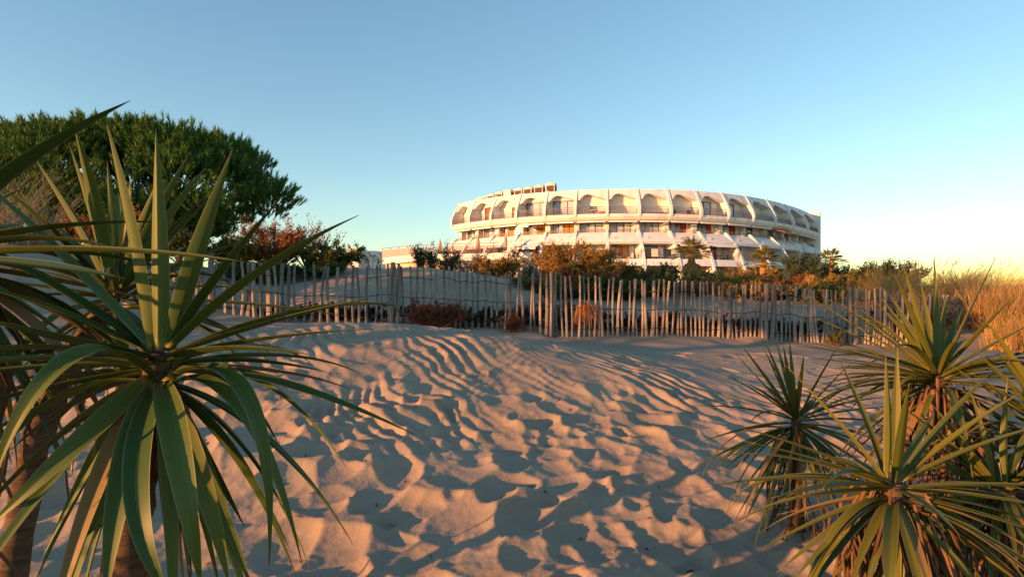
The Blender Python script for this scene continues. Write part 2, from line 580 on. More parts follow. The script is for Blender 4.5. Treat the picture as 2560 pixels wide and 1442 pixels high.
def window(i, s0, s1, r, h0, h1, n, glass, frame_w=0.07):
    """framed window: frame with bars is the part, each pane a sub-part; glass is one material or a list"""
    u0, u1 = i + s0, i + s1
    m = (u0 + u1) / 2
    fw = du(m, frame_w)
    mb = MB()
    sweep(mb, u0, u1, rect(r, r + 0.08, h1 - frame_w, h1), 3)
    sweep(mb, u0, u1, rect(r, r + 0.08, h0, h0 + frame_w), 3)
    for k in range(n + 1):
        uc = u0 + (u1 - u0) * k / n
        a, b = uc - fw / 2, uc + fw / 2
        if k == 0:
            a, b = uc, uc + fw
        if k == n:
            a, b = uc - fw, uc
        sweep(mb, a, b, rect(r + 0.003, r + 0.083, h0 + frame_w, h1 - frame_w), 1)
    fo = mb.build('window', M_frame, bld)
    for k in range(n):
        g = glass[k % len(glass)] if isinstance(glass, (list, tuple)) else glass
        a = u0 + (u1 - u0) * k / n + fw / 2
        b = u0 + (u1 - u0) * (k + 1) / n - fw / 2
        pm = MB()
        sweep(pm, a, b, rect(r + 0.01, r + 0.045, h0 + frame_w, h1 - frame_w), 1)
        pane = pm.build('pane', g, None)
        pane.parent = fo
    return fo

def bars_rail(i, h0, h1, r0, r1, s0=0.06, s1=0.94):
    """railing with close upright bars between a lower and two upper rails, leaning with the facade"""
    mb = MB()
    u0, u1 = i + s0, i + s1
    sweep(mb, u0, u1, rect(r1 - 0.03, r1 + 0.03, h1 - 0.05, h1), 3)
    sweep(mb, u0, u1, rect(r1 + 0.01, r1 + 0.05, h1 - 0.23, h1 - 0.19), 3)
    sweep(mb, u0, u1, rect(r0 - 0.025, r0 + 0.025, h0, h0 + 0.05), 3)
    n = int((u1 - u0) / du(i + 0.5, 0.115))
    for k in range(n + 1):
        u = u0 + (u1 - u0) * k / n
        e = du(u, 0.024 if k not in (0, n) else 0.05) / 2
        uu = min(max(u, u0 + e), u1 - e)
        a0, a1, b0, b1 = BP(uu - e, r0, h0), BP(uu + e, r0, h0), BP(uu - e, r1, h1 - 0.2), BP(uu + e, r1, h1 - 0.2)
        nrm = bframe(u)[2] * 0.022
        mb.add([a0, a1, b1, b0, a0 + nrm, a1 + nrm, b1 + nrm, b0 + nrm],
               [(0, 1, 2, 3), (7, 6, 5, 4), (0, 4, 5, 1), (1, 5, 6, 2), (2, 6, 7, 3), (3, 7, 4, 0)])
    return mb.build('railing', M_rail, bld)

def flat_rail(i, h0, h1, r, n=3, s0=0.05, s1=0.95, bars=False):
    mb = MB()
    u0, u1 = i + s0, i + s1
    for k in range(n):
        h = h1 - (h1 - h0) * k / n
        sweep(mb, u0, u1, rect(r - 0.022, r + 0.022, h - 0.045, h), 3)
    for k in range(5):
        u = u0 + (u1 - u0) * k / 4
        e = du(u, 0.045)
        a = min(max(u - e / 2, u0), u1 - e)
        sweep(mb, a, a + e, rect(r - 0.02, r + 0.02, h0 - 0.1, h1 - 0.05), 1)
    return mb.build('railing', M_rail, bld)

def plain(name, m, i, s0, s1, prof, nu=4):
    mb = MB()
    sweep(mb, i + s0, i + s1, prof, nu)
    return mb.build(name, m, bld)

GP, GD = M_glass_pale, M_glass
TOP = {0: (0.42, 0.93, 2, GD), 1: (0.30, 0.93, 2, [M_brown, GP]), 2: (0.56, 0.70, 1, M_brown), 3: (0.13, 0.93, 3, [GD, GP, GP]), 4: (0.14, 0.93, 3, [GD, GP, GP]),
       9: (0.16, 0.70, 2, [GD, GP]), 10: (0.16, 0.66, 2, [GD, GP]), 12: (0.1, 0.5, 2, GD), 13: (0.1, 0.6, 2, GD), 14: (0.1, 0.6, 2, GD)}
MID = {0: (0.18, 0.80, 3, [GD, GP, GP]), 1: (0.16, 0.86, 3, [GD, GP, GP]), 2: (0.14, 0.86, 3, [GP, M_curtain, GD]), 3: (0.12, 0.90, 4, [GD, GP, M_curtain, M_curtain]),
       4: (0.12, 0.90, 4, [GP, GP, M_curtain, M_curtain]), 5: (0.12, 0.88, 3, GP), 6: (0.10, 0.86, 3, GP), 7: (0.10, 0.84, 3, GP),
       8: (0.08, 0.82, 4, [GP, GP, GD, M_red]), 9: (0.1, 0.78, 4, [GP, GD, GD, M_red]), 10: (0.08, 0.8, 3, [GD, GP, M_red]), 11: (0.1, 0.62, 2, GD),
       12: (0.12, 0.72, 3, [GD, M_inner, GD]), 13: (0.15, 0.7, 2, GD), 14: (0.2, 0.6, 2, GD)}
LOW = {3: (0.1, 0.9, 3, [GD, M_brown, GP]), 4: (0.08, 0.92, 3, GP), 5: (0.06, 0.94, 3, GP), 6: (0.08, 0.93, 4, [GD, M_curtain, M_curtain, GP]), 7: (0.06, 0.93, 3, [GD, GD, GP]),
       8: (0.1, 0.85, 3, [GD, GD, GP]), 9: (0.08, 0.74, 3, [GD, GD, M_red]), 10: (0.08, 0.72, 3, [GD, GP, M_red]), 11: (0.08, 0.7, 3, [GD, GP, GD]),
       0: (0.1, 0.9, 3, GD), 1: (0.1, 0.9, 3, GD), 2: (0.1, 0.9, 3, GP), 12: (0.08, 0.7, 2, GD), 13: (0.08, 0.7, 2, GD), 14: (0.08, 0.7, 2, GD)}

def wall_with_hole(i, r0, r1, h0, h1, win, m):
    """back wall of a storey, in pieces round the window opening"""
    e = 0.0
    if win is None:
        plain('back_wall', m, i, e, 1 - e, rect(r0, r1, h0, h1))
        return
    s0, s1, wh0, wh1 = win
    mb = MB()
    sweep(mb, i, i + s0, rect(r0, r1, h0, h1), 2)
    sweep(mb, i + s1, i + 1, rect(r0, r1, h0, h1), 2)
    if wh1 < h1 - 0.01:
        sweep(mb, i + s0, i + s1, rect(r0, r1, wh1, h1), 2)
    if wh0 > h0 + 0.01:
        sweep(mb, i + s0, i + s1, rect(r0, r1, h0, wh0), 2)
    mb.build('back_wall', m, bld)

for i in range(NB):
    spandrel(i)
    # top storey
    w = TOP.get(i)
    hw = 11.3 if i not in (2,) else 11.0
    if w:
        wall_with_hole(i, -0.75, -0.5, 9.2, 12.0, (w[0], w[1], 9.2, hw), M_inner)
        window(i, w[0], w[1], -0.66, 9.2, hw, w[2], w[3])
    elif i == 5 or i == 8:
        s = (0.44, 0.70) if i == 5 else (0.1, 0.3)
        wall_with_hole(i, -0.75, -0.5, 9.2, 12.0, (s[0], s[1], 9.2, 10.55), M_inner)
        window(i, s[0], s[1], -0.66, 9.2, 10.55, 1, GD)
    else:
        wall_with_hole(i, -0.75, -0.5, 9.2, 12.0, None, M_inner)
    plain('balcony_parapet', M_white, i, 0.03, 0.97, [(0.98, 9.44), (1.12, 9.44), (1.08, 9.1), (0.82, 8.84), (0.45, 8.74), (0.4, 8.9), (0.7, 9.0)])
    plain('balcony_floor', M_white, i, 0.0, 1.0, rect(-0.76, 0.62, 8.92, 9.19))
    bars_rail(i, 9.5, 10.25, 1.05, 0.9)
    if i in (0, 1, 2, 3, 4, 5, 6, 7, 8, 9, 10, 11, 13, 14):
        plain('awning_box', M_awn, i, 0.06, 0.94, [(0.62, 8.56), (0.86, 8.56), (0.9, 8.66), (0.8, 8.73), (0.62, 8.73)])
    # middle storey
    w = MID[i]
    wall_with_hole(i, -1.05, -0.8, 6.6, 8.92, (w[0], w[1], 6.6, 8.75), M_inner)
    window(i, w[0], w[1], -0.96, 6.6, 8.75, w[2], w[3])
    plain('sloping_parapet', M_slab, i, 0.04, 0.96, [(0.42, 7.42), (0.56, 7.46), (1.95, 6.42), (1.95, 6.28), (1.8, 6.24), (0.42, 7.2)])
    plain('balcony_floor', M_slab, i, 0.0, 1.0, [(-1.45, 6.3), (1.66, 6.3), (1.3, 6.58), (-1.45, 6.58)])
    flat_rail(i, 7.5, 7.84, 0.48)
    # thin crescent lip moulded on the sloping panel
    mb = MB()
    q = 7
    vs = []
    for k in range(q):
        s = 0.2 + 0.16 * k / (q - 1)
        b_ = math.sin(math.pi * k / (q - 1))
        h = 6.62 + 0.14 * k / (q - 1) + 0.10 * b_
        rr = 0.56 + (7.46 - h) / 1.04 * 1.39
        vs += [BP(i + s, rr + 0.01, h), BP(i + s, rr + 0.10 * b_ + 0.02, h + 0.05 * b_ + 0.01), BP(i + s, rr - 0.05, h + 0.05)]
    fs = []
    for k in range(q - 1):
        a = 3 * k
        fs += [(a, a + 3, a + 4, a + 1), (a + 1, a + 4, a + 5, a + 2), (a + 2, a + 5, a + 3, a)]
    mb.add(vs, fs)
    mb.build('moulded_lip', M_slab, bld)
    # lower storey
    w = LOW[i]
    r = 0.25
    wall_with_hole(i, r - 0.3, r, 3.7, 6.3, (w[0], w[1], 4.2, 6.08), M_inner)
    window(i, w[0], w[1], r - 0.18, 4.2, 6.08, w[2], w[3])
    plain('balcony_floor', M_slab, i, 0.0, 1.0, rect(-0.1, 2.9, 3.9, 4.16))
    plain('balcony_parapet', M_slab, i, 0.04, 0.96, [(2.86, 4.36), (3.0, 4.36), (3.36, 3.62), (3.2, 3.62), (2.86, 3.9)])
    flat_rail(i, 4.5, 5.38, 2.78, 4)
    plain('awning_box', M_awn, i, 0.05, 0.95, [(1.78, 6.06), (2.05, 6.06), (2.12, 6.14), (2.0, 6.22), (1.78, 6.22)])
def awning(i, s0, s1, r0, h0, r1, h1, m, label=None):
    o = plain('awning_cloth', m, i, s0, s1, [(r0, h0 - 0.04), (r1, h1 - 0.04), (r1, h1 - 0.2), (r1 + 0.03, h1 - 0.2), (r1 + 0.03, h1), (r0, h0)])
    if label:
        o['label'] = label
awning(3, 0.02, 0.9, 1.9, 6.2, 3.3, 5.75, M_awn, 'pale awning pulled out over the terrace')
awning(12, 0.02, 0.9, 0.75, 8.6, 2.2, 8.2, M_awn_dark, 'brown awning half pulled out on the shaded side')
awning(3, 0.1, 0.5, 0.8, 8.6, 1.6, 8.42, M_awn)
awning(8, 0.06, 0.94, 1.95, 6.2, 2.9, 5.95, M_awn)
awning(9, 0.06, 0.94, 1.95, 6.2, 2.5, 6.0, M_awn)

# --- things on the roof and the balconies
M_ac = noisy('cooler_casing', (0.55, 0.50, 0.44), (0.62, 0.57, 0.50), 2, 0.6, 0.3)
M_grille = noisy('cooler_grille', (0.06, 0.035, 0.03), (0.12, 0.07, 0.06), 30, 0.7, 0.2, stretch=(1, 1, 6))
AC = [(1202, 0.75), (1216, 0.8), (1231, 0.9), (1251, 1.0), (1272, 1.15), (1299, 1.15), (1322, 1.2), (1349, 1.3), (1378, 1.45)]
ac_words = ['farthest left and smallest on the roof edge', 'second from the left end, small', 'third from the left end', 'fourth, left of the plain beige one',
            'plain beige front, without a dark grille', 'just right of the plain beige one', 'third from the right end', 'second from the right end', 'tallest, at the right end of the row']
for k, (px, hh) in enumerate(AC):
    u = 0.9 + (3.95 - 0.9) * (k / 8.0) ** 0.9
    best = None
    for uu in np.arange(0.2, 5, 0.01):
        p = BP(uu, -2.2, 12.22)
        d = abs(1280 + F * p.x / p.y - px)
        if best is None or d < best[0]:
            best = (d, uu, p)
    p, uu = best[2], best[1]
    t = bframe(uu)[1]
    rz = math.atan2(t.y, t.x)
    a = thing('rooftop_air_conditioner', 'boxy rooftop cooling unit, ' + ac_words[k], 'air conditioner', p, 'row of cooling units on the roof')
    mb = MB()
    mb.box((p.x, p.y, p.z + hh / 2 + 0.04), (1.12, 0.85, hh), rz)
    c = mb.build('casing', M_ac, a)
    bev = c.modifiers.new('bevel', 'BEVEL'); bev.width = 0.03; bev.segments = 1
    nr = Vector((t.y, -t.x, 0))
    if k != 4:
        mb = MB()
        q = p + nr * 0.43
        mb.box((q.x, q.y, p.z + hh * 0.48), (0.88, 0.04, hh * 0.68), rz)
        mb.build('grille', M_grille, a)
    mb = MB()
    q = p + t * 0.565
    mb.box((q.x, q.y, p.z + hh * 0.48), (0.04, 0.6, hh * 0.68), rz)
    mb.build('grille', M_grille, a)
    mb = MB()
    mb.tube([p + Vector((0, 0, hh + 0.03)), p + Vector((0, 0, hh + 0.14))], [0.36, 0.33], 14)
    mb.build('fan_cowl', M_ac, a)
    mb = MB()
    for s in (-0.4, 0.4):
        q = p + t * s
        mb.box((q.x, q.y, p.z + 0.02), (0.12, 0.8, 0.08), rz)
    mb.build('support_rail', M_rail, a)

M_plastic = mat('white_plastic', (0.75, 0.73, 0.70), 0.5, 0.4)
M_dkplastic = mat('dark_plastic', (0.05, 0.05, 0.06), 0.5, 0.4)
M_terra = noisy('terracotta', (0.40, 0.12, 0.05), (0.48, 0.17, 0.08), 4, 0.8, 0.2)
M_green = foliage('plant_green', [(0, (0.03, 0.07, 0.02)), (1, (0.08, 0.12, 0.03))])
def chair(u, r, h, rz, m, label, group=None):
    p = BP(u, r, h)
    o = thing('balcony_chair', label, 'chair', p, group)
    mx = Matrix.Rotation(rz, 3, 'Z')
    def bx(name, c, d):
        mb = MB()
        q = p + mx @ Vector(c)
        mb.box(q, d, rz)
        mb.build(name, m, o)
    bx('seat', (0, 0, 0.44), (0.46, 0.46, 0.04))
    bx('backrest', (0, 0.22, 0.68), (0.46, 0.04, 0.44))
    for sx in (-1, 1):
        for sy in (-1, 1):
            bx('leg', (0.2 * sx, 0.2 * sy, 0.21), (0.045, 0.045, 0.42))
def table(u, r, h, m, label, rad=0.5):
    p = BP(u, r, h)
    o = thing('balcony_table', label, 'table', p)
    mb = MB()
    mb.tube([p + Vector((0, 0, 0.70)), p + Vector((0, 0, 0.74))], rad, 18)
    mb.build('tabletop', m, o)
    for k in range(4):
        a = k * math.pi / 2 + 0.4
        mb = MB()
        d = Vector((math.cos(a), math.sin(a), 0))
        mb.tube([p + d * rad * 0.75, p + d * rad * 0.6 + Vector((0, 0, 0.70))], 0.025, 5)
        mb.build('leg', m, o)
HT, HM, HL = 9.19, 6.58, 4.16
table(5.58, 0.3, HT, M_plastic, 'round white table on the top balcony with a dark low door', 0.55)
chair(5.30, 0.3, HT, 1.2, M_plastic, 'white chair left of the round white table on the top floor')
p = BP(5.86, 0.4, HT)
pot = thing('planter', 'orange terracotta planter at the right end of the top balcony with a white table', 'planter', p)
mb = MB(); mb.tube([p, p + Vector((0, 0, 0.5)), p + Vector((0, 0, 0.56))], [0.2, 0.32, 0.34], 14); mb.build('pot', M_terra, pot)
mb = MB(); mb.tube([p + Vector((0, 0, 0.5)), p + Vector((0, 0, 0.565))], 0.29, 12)
mb.build('soil', M_brown, pot)
p0 = BP(7.5, 0.75, HT)
fb = thing('flower_trough', 'long dark flower trough at the foot of a top floor railing', 'planter', p0)
mb = MB(); sweep(mb, 7.12, 7.9, rect(0.62, 0.86, HT, HT + 0.42), 4); mb.build('trough', M_dkplastic, fb)
table(8.45, 0.35, HT, M_plastic, 'grey white table on the top balcony with the largest shade', 0.5)
chair(8.22, 0.3, HT, 0.2, M_dkplastic, 'dark chair left of the table on a top floor balcony')
chair(8.7, 0.3, HT, -0.4, M_dkplastic, 'dark chair right of the table on a top floor balcony')
table(9.5, 1.6, HL, M_dkplastic, 'dark table on the lower balcony with a dark chair each side', 0.45)
chair(9.3, 1.6, HL, 1.4, M_dkplastic, 'dark chair left of the dark table on the lower balcony')
chair(9.7, 1.7, HL, -1.4, M_dkplastic, 'dark chair right of the dark table on the lower balcony')
chair(6.35, 1.9, HL, 1.3, M_plastic, 'white chair at the left on the lower balcony with ochre curtains')
chair(6.68, 1.9, HL, -1.2, M_plastic, 'white chair at the right on the lower balcony with ochre curtains')
chair(10.35, 1.8, HL, 0.3, M_plastic, 'pale chair on the lower balcony with a pink curtain')
chair(2.62, -0.2, HM, 0.6, M_plastic, 'white chair beside the person on the middle balcony')
table(2.8, -0.1, HM, M_plastic, 'small white table beside the person on the middle balcony', 0.28)
# towels over the lower railing
def towel(s0, s1, drop, m, label):
    mb = MB()
    r, h = 2.78, 5.4
    sweep(mb, 7 + s0, 7 + s1, [(r + 0.05, h - drop), (r + 0.07, h - drop), (r + 0.05, h + 0.01), (r, h + 0.035), (r - 0.05, h + 0.01), (r - 0.07, h - drop * 0.7), (r - 0.05, h - drop * 0.7), (r - 0.035, h), (r, h + 0.02), (r + 0.035, h)], 4)
    o = mb.build('towel', m)
    tag(o, label, 'towel', 'towels drying on the lower railing')
M_tw = noisy('striped_towel', (0.62, 0.62, 0.5), (0.36, 0.42, 0.36), 3, 0.95, 0.1, stretch=(5, 5, 0.1))
M_td = noisy('dark_towel', (0.02, 0.02, 0.035), (0.06, 0.06, 0.08), 3, 0.95, 0.1, stretch=(5, 5, 0.1))
M_tb = noisy('grey_towel', (0.30, 0.33, 0.38), (0.06, 0.06, 0.1), 4, 0.95, 0.1)
towel(0.05, 0.2, 0.85, M_td, 'dark towel at the left end of the towel railing')
towel(0.23, 0.42, 0.8, M_tw, 'pale striped towel, left one, on the lower railing')
towel(0.45, 0.56, 0.78, M_tb, 'grey blue patterned towel in the middle of the towel railing')
towel(0.58, 0.79, 0.7, M_td, 'widest dark towel right of the patterned one on the lower railing')
towel(0.8, 0.96, 0.72, M_tw, 'pale striped towel at the right end of the lower railing')

# person on the middle balcony
def person(u, r, h):
    p = BP(u, r, h)
    o = thing('person', 'person with dark hair in a red top standing on the middle balcony', 'person', p)
    P = [(0, 0, 0.95), (0, 0, 1.15), (0, 0, 1.38), (0, 0, 1.5), (0, -0.01, 1.66), (0.1, 0, 0.9), (0.11, 0, 0.5), (0.11, 0.02, 0.08), (0.11, -0.1, 0.04),
         (-0.1, 0, 0.9), (-0.11, 0, 0.5), (-0.11, 0.02, 0.08), (-0.11, -0.1, 0.04), (0.19, 0, 1.4), (0.25, -0.05, 1.14), (0.2, -0.28, 1.06), (-0.19, 0, 1.4), (-0.26, -0.04, 1.14), (-0.2, -0.27, 1.05)]
    E_ = [(0, 1), (1, 2), (2, 3), (3, 4), (0, 5), (5, 6), (6, 7), (7, 8), (0, 9), (9, 10), (10, 11), (11, 12), (2, 13), (13, 14), (14, 15), (2, 16), (16, 17), (17, 18)]
    RD = [.15, .13, .15, .055, .10, .095, .065, .045, .035, .095, .065, .045, .035, .06, .045, .03, .06, .045, .03]
    me = bpy.data.meshes.new('body')
    me.from_pydata([p + Vector(q) for q in P], E_, [])
    me.materials.append(mat('skin', (0.50, 0.27, 0.18), 0.6))
    b = put('body', me, o)
    sk = b.modifiers.new('skin', 'SKIN')
    for k, rr in enumerate(RD):
        me.skin_vertices[0].data[k].radius = (rr, rr * 0.8 if k < 3 else rr)
    me.skin_vertices[0].data[0].use_root = True
    b.modifiers.new('sub', 'SUBSURF').levels = 1
    mb = MB()
    mb.tube([p + Vector((0, 0, z)) for z in (0.92, 1.12, 1.34, 1.46)], [0.185, 0.165, 0.19, 0.1], 12)
    mb.build('shirt', mat('red_cloth', (0.55, 0.05, 0.05), 0.8), o, True)
    mb = MB()
    mb.tube([p + Vector((0, 0.025, z)) for z in (1.58, 1.66, 1.74, 1.79)], [0.085, 0.122, 0.11, 0.05], 12)
    mb.build('hair', mat('dark_hair', (0.02, 0.015, 0.012), 0.6), o, True)
person(2.2, 0.05, HM)

# ------------------------------------------------------------------ raised terrace left of the building
def terrace():
    A, B, C, D = Vector((at(956, 0, 67.5).x, 67.5, 0)), Vector((at(1034, 0, 63.6).x, 63.6, 0)), Vector((at(1245, 0, 60.6).x, 60.6, 0)), Vector((at(1330, 0, 60.2).x, 60.2, 0))
    o = thing('raised_terrace', 'raised white terrace with a slatted railing left of the apartment building', 'terrace', (B.x, B.y, 3.2))
    top = CZ + 5.1
    mb = MB()
    P = [A, B, C, D]
    back = [Vector((A.x + 1, 76, 0)), Vector((D.x, 76, 0))]
    ring = P + back[::-1]
    k = len(ring)
    vs = [(q.x, q.y, z) for z in (top - 0.75, top) for q in ring]
    mb.add(vs, [tuple(range(k))[::-1], tuple(range(k, 2 * k))] + [(j, (j + 1) % k, (j + 1) % k + k, j + k) for j in range(k)])
    mb.build('deck', M_white, o)
    mb = MB()
    ins = [q + Vector((0.25, 0.6, 0)) for q in P] + back[::-1]
    vs = [(q.x, q.y, z) for z in (2.6, top - 0.753) for q in ins]
    mb.add(vs, [tuple(range(k))[::-1], tuple(range(k, 2 * k))] + [(j, (j + 1) % k, (j + 1) % k + k, j + k) for j in range(k)])
    mb.build('retaining_wall', noisy('ochre_render', (0.55, 0.42, 0.28), (0.66, 0.54, 0.40), 0.8, 0.9, 0.1), o)
    for a, b, solid in ((A, B, True), (B, C, False)):
        d = (b - a)
        L_ = d.length
        rz = math.atan2(d.y, d.x)
        mb = MB()
        for s in range(int(L_ / 1.6) + 1):
            q = a + d * (s * 1.6 / L_)
            mb.box((q.x, q.y + 0.1, top + 0.56), (0.06, 0.06, 1.12), rz)
        m_ = (a + b) / 2
        mb.box((m_.x, m_.y + 0.1, top + 1.12), (L_, 0.06, 0.05), rz)
        mb.build('railing', M_rail, o)
        mb = MB()
        n = int(L_ / 0.16)
        for s in range(n):
            q = a + d * ((s + 0.5) / n)
            mb.box((q.x, q.y + 0.06, top + 0.47), (0.13 if solid else 0.06, 0.025, 0.86), rz)
        tag(mb.build('slats', noisy('railing_slats', (0.45, 0.33, 0.30), (0.55, 0.42, 0.38), 1.5, 0.7, 0.2) if solid else M_brown, o), kind='stuff')
    mb = MB()
    c0, c1 = at(1268, 607, 60.0), at(1345, 660, 58.5)
    w = Vector((0, 0.3, 0))
    mb.add([c0, c1, c1 + w, c0 + w, c0 + Vector((0, 0, -1.0)), c1 + Vector((0, 0, -1.0)), c1 + w + Vector((0, 0, -1.0)), c0 + w + Vector((0, 0, -1.0))],
           [(0, 1, 2, 3), (7, 6, 5, 4), (4, 5, 1, 0), (5, 6, 2, 1), (6, 7, 3, 2), (7, 4, 0, 3)])
    mb.build('stair_parapet', M_slab, o)
    M_cl = noisy('folded_parasol_cloth', (0.42, 0.27, 0.2), (0.5, 0.33, 0.25), 3, 0.9, 0.1, stretch=(4, 4, 0.4))
    for k, (px, ty, Y) in enumerate(((1100, 597, 65.5), (1195, 588, 62.5), (1264, 583, 61.5))):
        q = at(px, ty, Y)
        b = Vector((q.x, q.y, top + 0.002))
        u = thing('closed_parasol', ['closed brown parasol standing alone at the left of the terrace', 'closed parasol on the terrace below the second arched balcony', 'closed parasol on the terrace nearest the seated guests'][k], 'parasol', b, 'closed parasols on the terrace')
        H_ = q.z - b.z
        mb = MB(); mb.tube([b, b + Vector((0, 0, H_))], 0.03, 6); mb.build('pole', M_rail, u)
        mb = MB()
        mb.tube([b + Vector((0, 0, H_ * f)) for f in (0.28, 0.34, 0.5, 0.75, 0.92, 1.0)], [0.2, 0.26, 0.24, 0.17, 0.09, 0.02], 10)
        mb.build('folded_canopy', M_cl, u)
        mb = MB(); mb.tube([b, b + Vector((0, 0, 0.1))], 0.3, 10); mb.build('base', M_dkplastic, u)
terrace()

def far_house():
    c = at(905, 700, 105)
    o = thing('flat_roofed_house', 'small flat roofed pale house far left of the terrace', 'house', (c.x, c.y, 3.0))
    z1, z0 = at(0, 622, 105).z, 2.6
    x0, x1, x2 = at(868, 0, 105).x, at(896, 0, 105).x, at(962, 0, 108).x
    mb = MB()
    mb.box(((x0 + x1) / 2, 108, (z0 + z1) / 2), (x1 - x0, 6, z1 - z0))
    mb.build('wall', M_white, o)
    mb = MB()
    z2 = at(0, 627, 108).z
    mb.box(((x1 + x2) / 2 + 0.01, 112, (z0 + z2) / 2), (x2 - x1, 8, z2 - z0))
    mb.build('wing', M_white, o)
    mb = MB(); mb.box(((x0 + x1) / 2, 108, z1 + 0.1), (x1 - x0 + 0.3, 6.3, 0.2)); mb.build('roof', M_white, o)
    for k in range(3):
        mb = MB()
        mb.box((x1 + 1 + k * 1.6, 107.98, z2 - 1.6), (0.9, 0.08, 1.2))
        mb.build('window', M_glass, o)
far_house()

# ------------------------------------------------------------------ fence
M_wood = [noisy('weathered_chestnut', (0.28, 0.235, 0.21), (0.11, 0.09, 0.08), 5, 0.9, 0.1, 0.4, 30, (3, 3, 0.5)),
          noisy('pale_chestnut', (0.38, 0.315, 0.265), (0.18, 0.145, 0.12), 5, 0.9, 0.1, 0.4, 30, (3, 3, 0.5)),
          noisy('grey_chestnut', (0.25, 0.225, 0.21), (0.10, 0.09, 0.085), 5, 0.9, 0.1, 0.4, 30, (3, 3, 0.5))]
M_wire = mat('rusty_wire', (0.05, 0.035, 0.03), 0.7, 0.3, 0.3)
rf = random.Random(3)
def stake_mesh(k, rad):
    """a split pole, 1 m long, knotty and a bit bent"""
    r_ = random.Random(100 + k)
    mb = MB()
    n, rows = 7, 6
    ang = [r_.uniform(0.75, 1.25) for _ in range(n)]
    bx, by = r_.uniform(-0.012, 0.012), r_.uniform(-0.012, 0.012)
    vs = []
    for i in range(rows):
        t = i / (rows - 1)
        wob = math.sin(t * 3.1)
        sc_ = rad * (1.05 - 0.2 * t) * r_.uniform(0.9, 1.1)
        for j in range(n):
            a = 2 * math.pi * j / n
            vs.append((bx * wob * 2 + math.cos(a) * sc_ * ang[j] + r_.uniform(-.002, .002), by * wob * 2 + math.sin(a) * sc_ * ang[j] * 0.8, t + (r_.uniform(-0.012, 0.0) if i == rows - 1 else 0)))
    fs = []
    for i in range(rows - 1):
        for j in range(n):
            a, b = i * n + j, i * n + (j + 1) % n
            fs.append((a, b, b + n, a + n))
    fs.append(tuple(range((rows - 1) * n, rows * n)))
    fs.append(tuple(range(n))[::-1])
    mb.add(vs, fs)
    return mb.mesh('stake', M_wood[k % 3])
STK = [stake_mesh(k, rad) for k, rad in enumerate((0.026, 0.031, 0.028, 0.034, 0.022, 0.029, 0.025, 0.032, 0.027))]
PST = [stake_mesh(20 + k, 0.062) for k in range(2)]
TOPX = [380, 560, 640, 740, 850, 1000, 1100, 1200, 1300, 1380, 1450, 1550, 1600, 1700, 1800, 1850, 1900, 1990, 2050, 2100, 2130, 2200, 2260, 2300, 2400, 2470]
TOPY = [652, 655, 655, 661, 663, 662, 668, 676, 680, 681, 688, 697, 700, 703, 709, 712, 711, 713, 727, 727, 719, 721, 734, 736, 742, 746]
def fence_pos(px):
    Y = 11.0 + 0.12 * math.sin(px / 130.0) + 0.06 * math.sin(px / 47.0)
    if px > 2270:
        Y += (px - 2270) * 0.008
    if px < 560:
        Y += (560 - px) * 0.004
    return Y
fen0 = at(1400, 0, 11)
fence = thing('paling_fence', 'weathered split paling fence wired across the dune', 'fence', (fen0.x, fen0.y, gz(fen0.x, fen0.y)))
POSTS = [(530, 628, 0), (988, 655, 1), (1379, 678, 0), (1923, 706, 1), (2132, 717, 0)]
px = 300.0
fpath = []
nst = 0
while px < 2475:
    Y = fence_pos(px)
    top = np.interp(px, TOPX, TOPY) + rf.uniform(-4.5, 5)
    p = at(px, top, Y)
    g = zat(p.x, p.y) - 0.06
    hgt = p.z - g
    k = rf.randrange(len(STK))
    o = put('stake', STK[k])
    o.location = (p.x, p.y, g)
    lean = -0.05 if 620 < px < 860 else (0.05 if px > 2000 else 0.0)
    o.rotation_euler = (rf.gauss(0, 0.025), rf.gauss(-lean * 0.6 if px < 900 else lean * -0.8, 0.028), rf.uniform(0, 6.28))
    w = rf.uniform(0.85, 1.15) * (1.35 if px < 950 else 0.9)
    o.scale = (w, w, hgt)
    o.parent = fence
    o.matrix_parent_inverse = Matrix.Translation(fence.location).inverted()
    fpath.append((Vector((p.x, p.y, 0)), g, hgt))
    nst += 1
    step = np.interp(px, [300, 800, 1000, 1250, 1500, 1900, 2080, 2140, 2475], [22, 21.5, 19.5, 17, 14.2, 13.0, 10.6, 9.8, 9.0])
    px += step * rf.uniform(0.68, 1.1)
for px, ty, k in POSTS:
    for d in ((-7, 0), (6, 1)) if px not in (530, 1379) else ((0, 0),):
        Y = fence_pos(px) - 0.09
        p = at(px + d[0], ty + d[1] * 4, Y)
        g = zat(p.x, p.y) - 0.1
        o = put('post', PST[(k + d[1]) % 2])
        o.location = (p.x, p.y, g)
        o.scale = (1.0 if px == 530 else 0.68, 0.75, p.z - g)
        o.rotation_euler = (0.02, 0.01 * d[0] / 7, k)
        o.parent = fence
        o.matrix_parent_inverse = Matrix.Translation(fence.location).inverted()
for f, ph in ((0.80, 0), (0.47, 1.3), (0.13, 2.2)):
    mb = MB()
    for sgn in (1, -1):
        pts = []
        for k, (q, g, hh) in enumerate(fpath):
            z = g + 0.06 + (hh - 0.06) * f + 0.012 * math.sin(k * 0.9 + ph)
            pts.append(Vector((q.x, q.y - sgn * 0.04 * (1 if k % 2 else -1), z)))
        mb.tube(pts, 0.006, 4)
    mb.build('wire', M_wire, fence)

